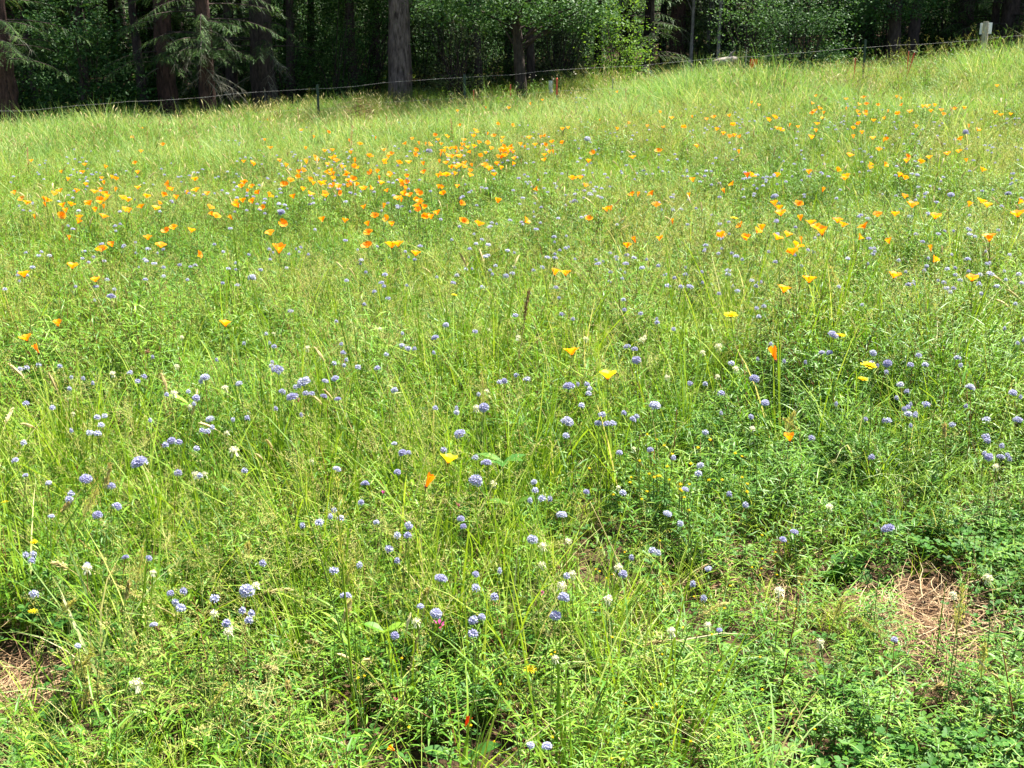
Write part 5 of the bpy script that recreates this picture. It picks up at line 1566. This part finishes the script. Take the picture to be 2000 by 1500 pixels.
# deeper wood: copies of a few kinds
rr = random.Random(21)
proto_c = conifer(300, 21.0, 'tall conifer in the dark depth of the wood', 12, 0.16, 51, 1.0, 2.0, 'bark_dark', 70, group='conifers in the depth of the wood', sides=9)
proto_b = bush(600, 22.0, 'shaded leafy bush in the depth of the wood', [((0, 0, 1.4), (1.7, .9, 1.5), 200)], 0.085, 'tree_dark', 52, 24, group='bushes in the depth of the wood')
proto_t = broadleaf(860, 22.0, 'broadleaf tree in the depth of the wood', 8, 0.075, (.3, .1), [((0, 0, 4.4), (2.6, 2.4, 2.0), 230), ((.3, 0, 6.6), (2.2, 2.2, 1.7), 150)], 0.14, 'tree_mid', 53, per=22, group='broadleaf trees in the depth of the wood', spreadr=0.3)
mids = [bush(-150, 18.9, 'middling dark bush at the far left of the wood', [((0, 0, 1.0), (1.3, .7, 1.05), 150), ((.3, 0, 2.3), (1.1, .7, .7), 80)], 0.075, 'tree_dark', 61, 24),
        bush(820, 18.8, 'drab olive bush right behind the pale fir trunk', [((0, 0, .9), (1.2, .7, .95), 130), ((-.3, 0, 2.2), (1.0, .7, .7), 80)], 0.06, 'tree_olive', 62, 24),
        bush(600, 18.7, 'leafy mid green bush between broad dark trunk and pale fir', [((0, 0, 1.0), (1.1, .7, 1.0), 130), ((.2, 0, 2.3), (1.1, .7, .7), 80)], 0.065, 'tree_mid', 63, 24)]
px = -20
while px < 2200:
    if not (1150 < px < 1330) and abs(px - 820) > 30 and abs(px - 600) > 30:
        j = rr.choice([0, 0, 1, 2] if px < 700 or px > 1450 else [0, 1, 1, 2])
        copy_tree(mids[j], px, 18.9 + rr.uniform(-.7, .7), rr.uniform(.75, 1.1), ['dark bush in the shade', 'olive bush in the shade', 'mid green bush in the shade'][j],
                  ['dark bushes', 'olive bushes', 'mid green bushes'][j] + ' in the shade', rr.uniform(0, 6.28))
    px += rr.uniform(50, 85)
for px in range(-200, 2500, 125):
    if px < 720 or 860 < px < 1140 or px > 1800:
        copy_tree(proto_t, px + rr.uniform(-30, 30), 16.9 + rr.uniform(-.4, .9), rr.uniform(.95, 1.2), 'slender shading tree of the wood edge', 'slender shading trees of the wood edge', rr.uniform(0, 6.28))
for px in range(-260, 2400, 165):
    copy_tree(proto_t, px + rr.uniform(-40, 40), 20.2 + rr.uniform(-.6, .6), rr.uniform(1.0, 1.3), 'tall shaded broadleaf tree of the canopy', 'tall broadleaf trees of the canopy', rr.uniform(0, 6.28))
for px in range(-300, 2400, 180):
    copy_tree(proto_t, px + rr.uniform(-40, 40), 21.6 + rr.uniform(-.8, .8), rr.uniform(1.1, 1.5), 'tall shaded broadleaf tree of the canopy', 'tall broadleaf trees of the canopy', rr.uniform(0, 6.28))
for row, (Y, step) in enumerate([(20.5, 120), (23.5, 115), (27, 105), (31, 100), (36, 95)]):
    px = -300 + rr.uniform(0, 60)
    while px < 2300:
        yy = Y + rr.uniform(-1.3, 1.3); kind = rr.random()
        if row == 0 and kind < 0.55: kind = 0.9
        if kind < 0.42: copy_tree(proto_c, px, yy, rr.uniform(.8, 1.15), 'tall dark conifer in the wood', 'tall dark conifers in the wood', rr.uniform(0, 6.28))
        elif kind < 0.66: copy_tree(proto_t, px, yy, rr.uniform(.8, 1.2), 'shaded broadleaf tree in the wood', 'shaded broadleaf trees in the wood', rr.uniform(0, 6.28))
        if (kind >= 0.66 and row > 0) or row >= 2: copy_tree(proto_b, px, yy + 0.8, rr.uniform(.85, 1.35), 'shaded leafy bush in the wood', 'shaded leafy bushes in the wood', rr.uniform(0, 6.28))
        px += step * rr.uniform(0.75, 1.2)

# undergrowth on the wood floor
n = 11000
yy = rng.uniform(21.5, 38, n); xx = rng.uniform(-1, 1, n) * (0.43 * yy + 1.5)
keep = rng.random(n) < np.interp(yy, [21.5, 24, 38], [1, 1.0, 0.6])
xx, yy = xx[keep], yy[keep]; h = rng.uniform(0.5, 1.3, len(xx))
scatter('wood_undergrowth', leafs[:4] + rosets + tufts[:3], np.stack([xx, yy, gz(xx, yy)], -1), rng.uniform(0, 6.28, len(xx)), rng.normal(0, .1, (len(xx), 2)),
        np.stack([h * 1.3, h * 1.3, h], -1), 'low green undergrowth on the shaded wood floor', 'undergrowth')
gxx = gx(rng.uniform(1590, 1730, 1500), 26.4); gyy = rng.uniform(22.7, 29.5, 1500)
scatter('glade_grass', tufts, np.stack([gxx * gyy / 26.4, gyy, gz(gxx, gyy)], -1), rng.uniform(0, 6.28, 1500), rng.normal(0, .1, (1500, 2)), np.tile([1.3, 1.3, 0.6], (1500, 1)),
        'short bright grass of the small sunny glade beyond the fence', 'grass')
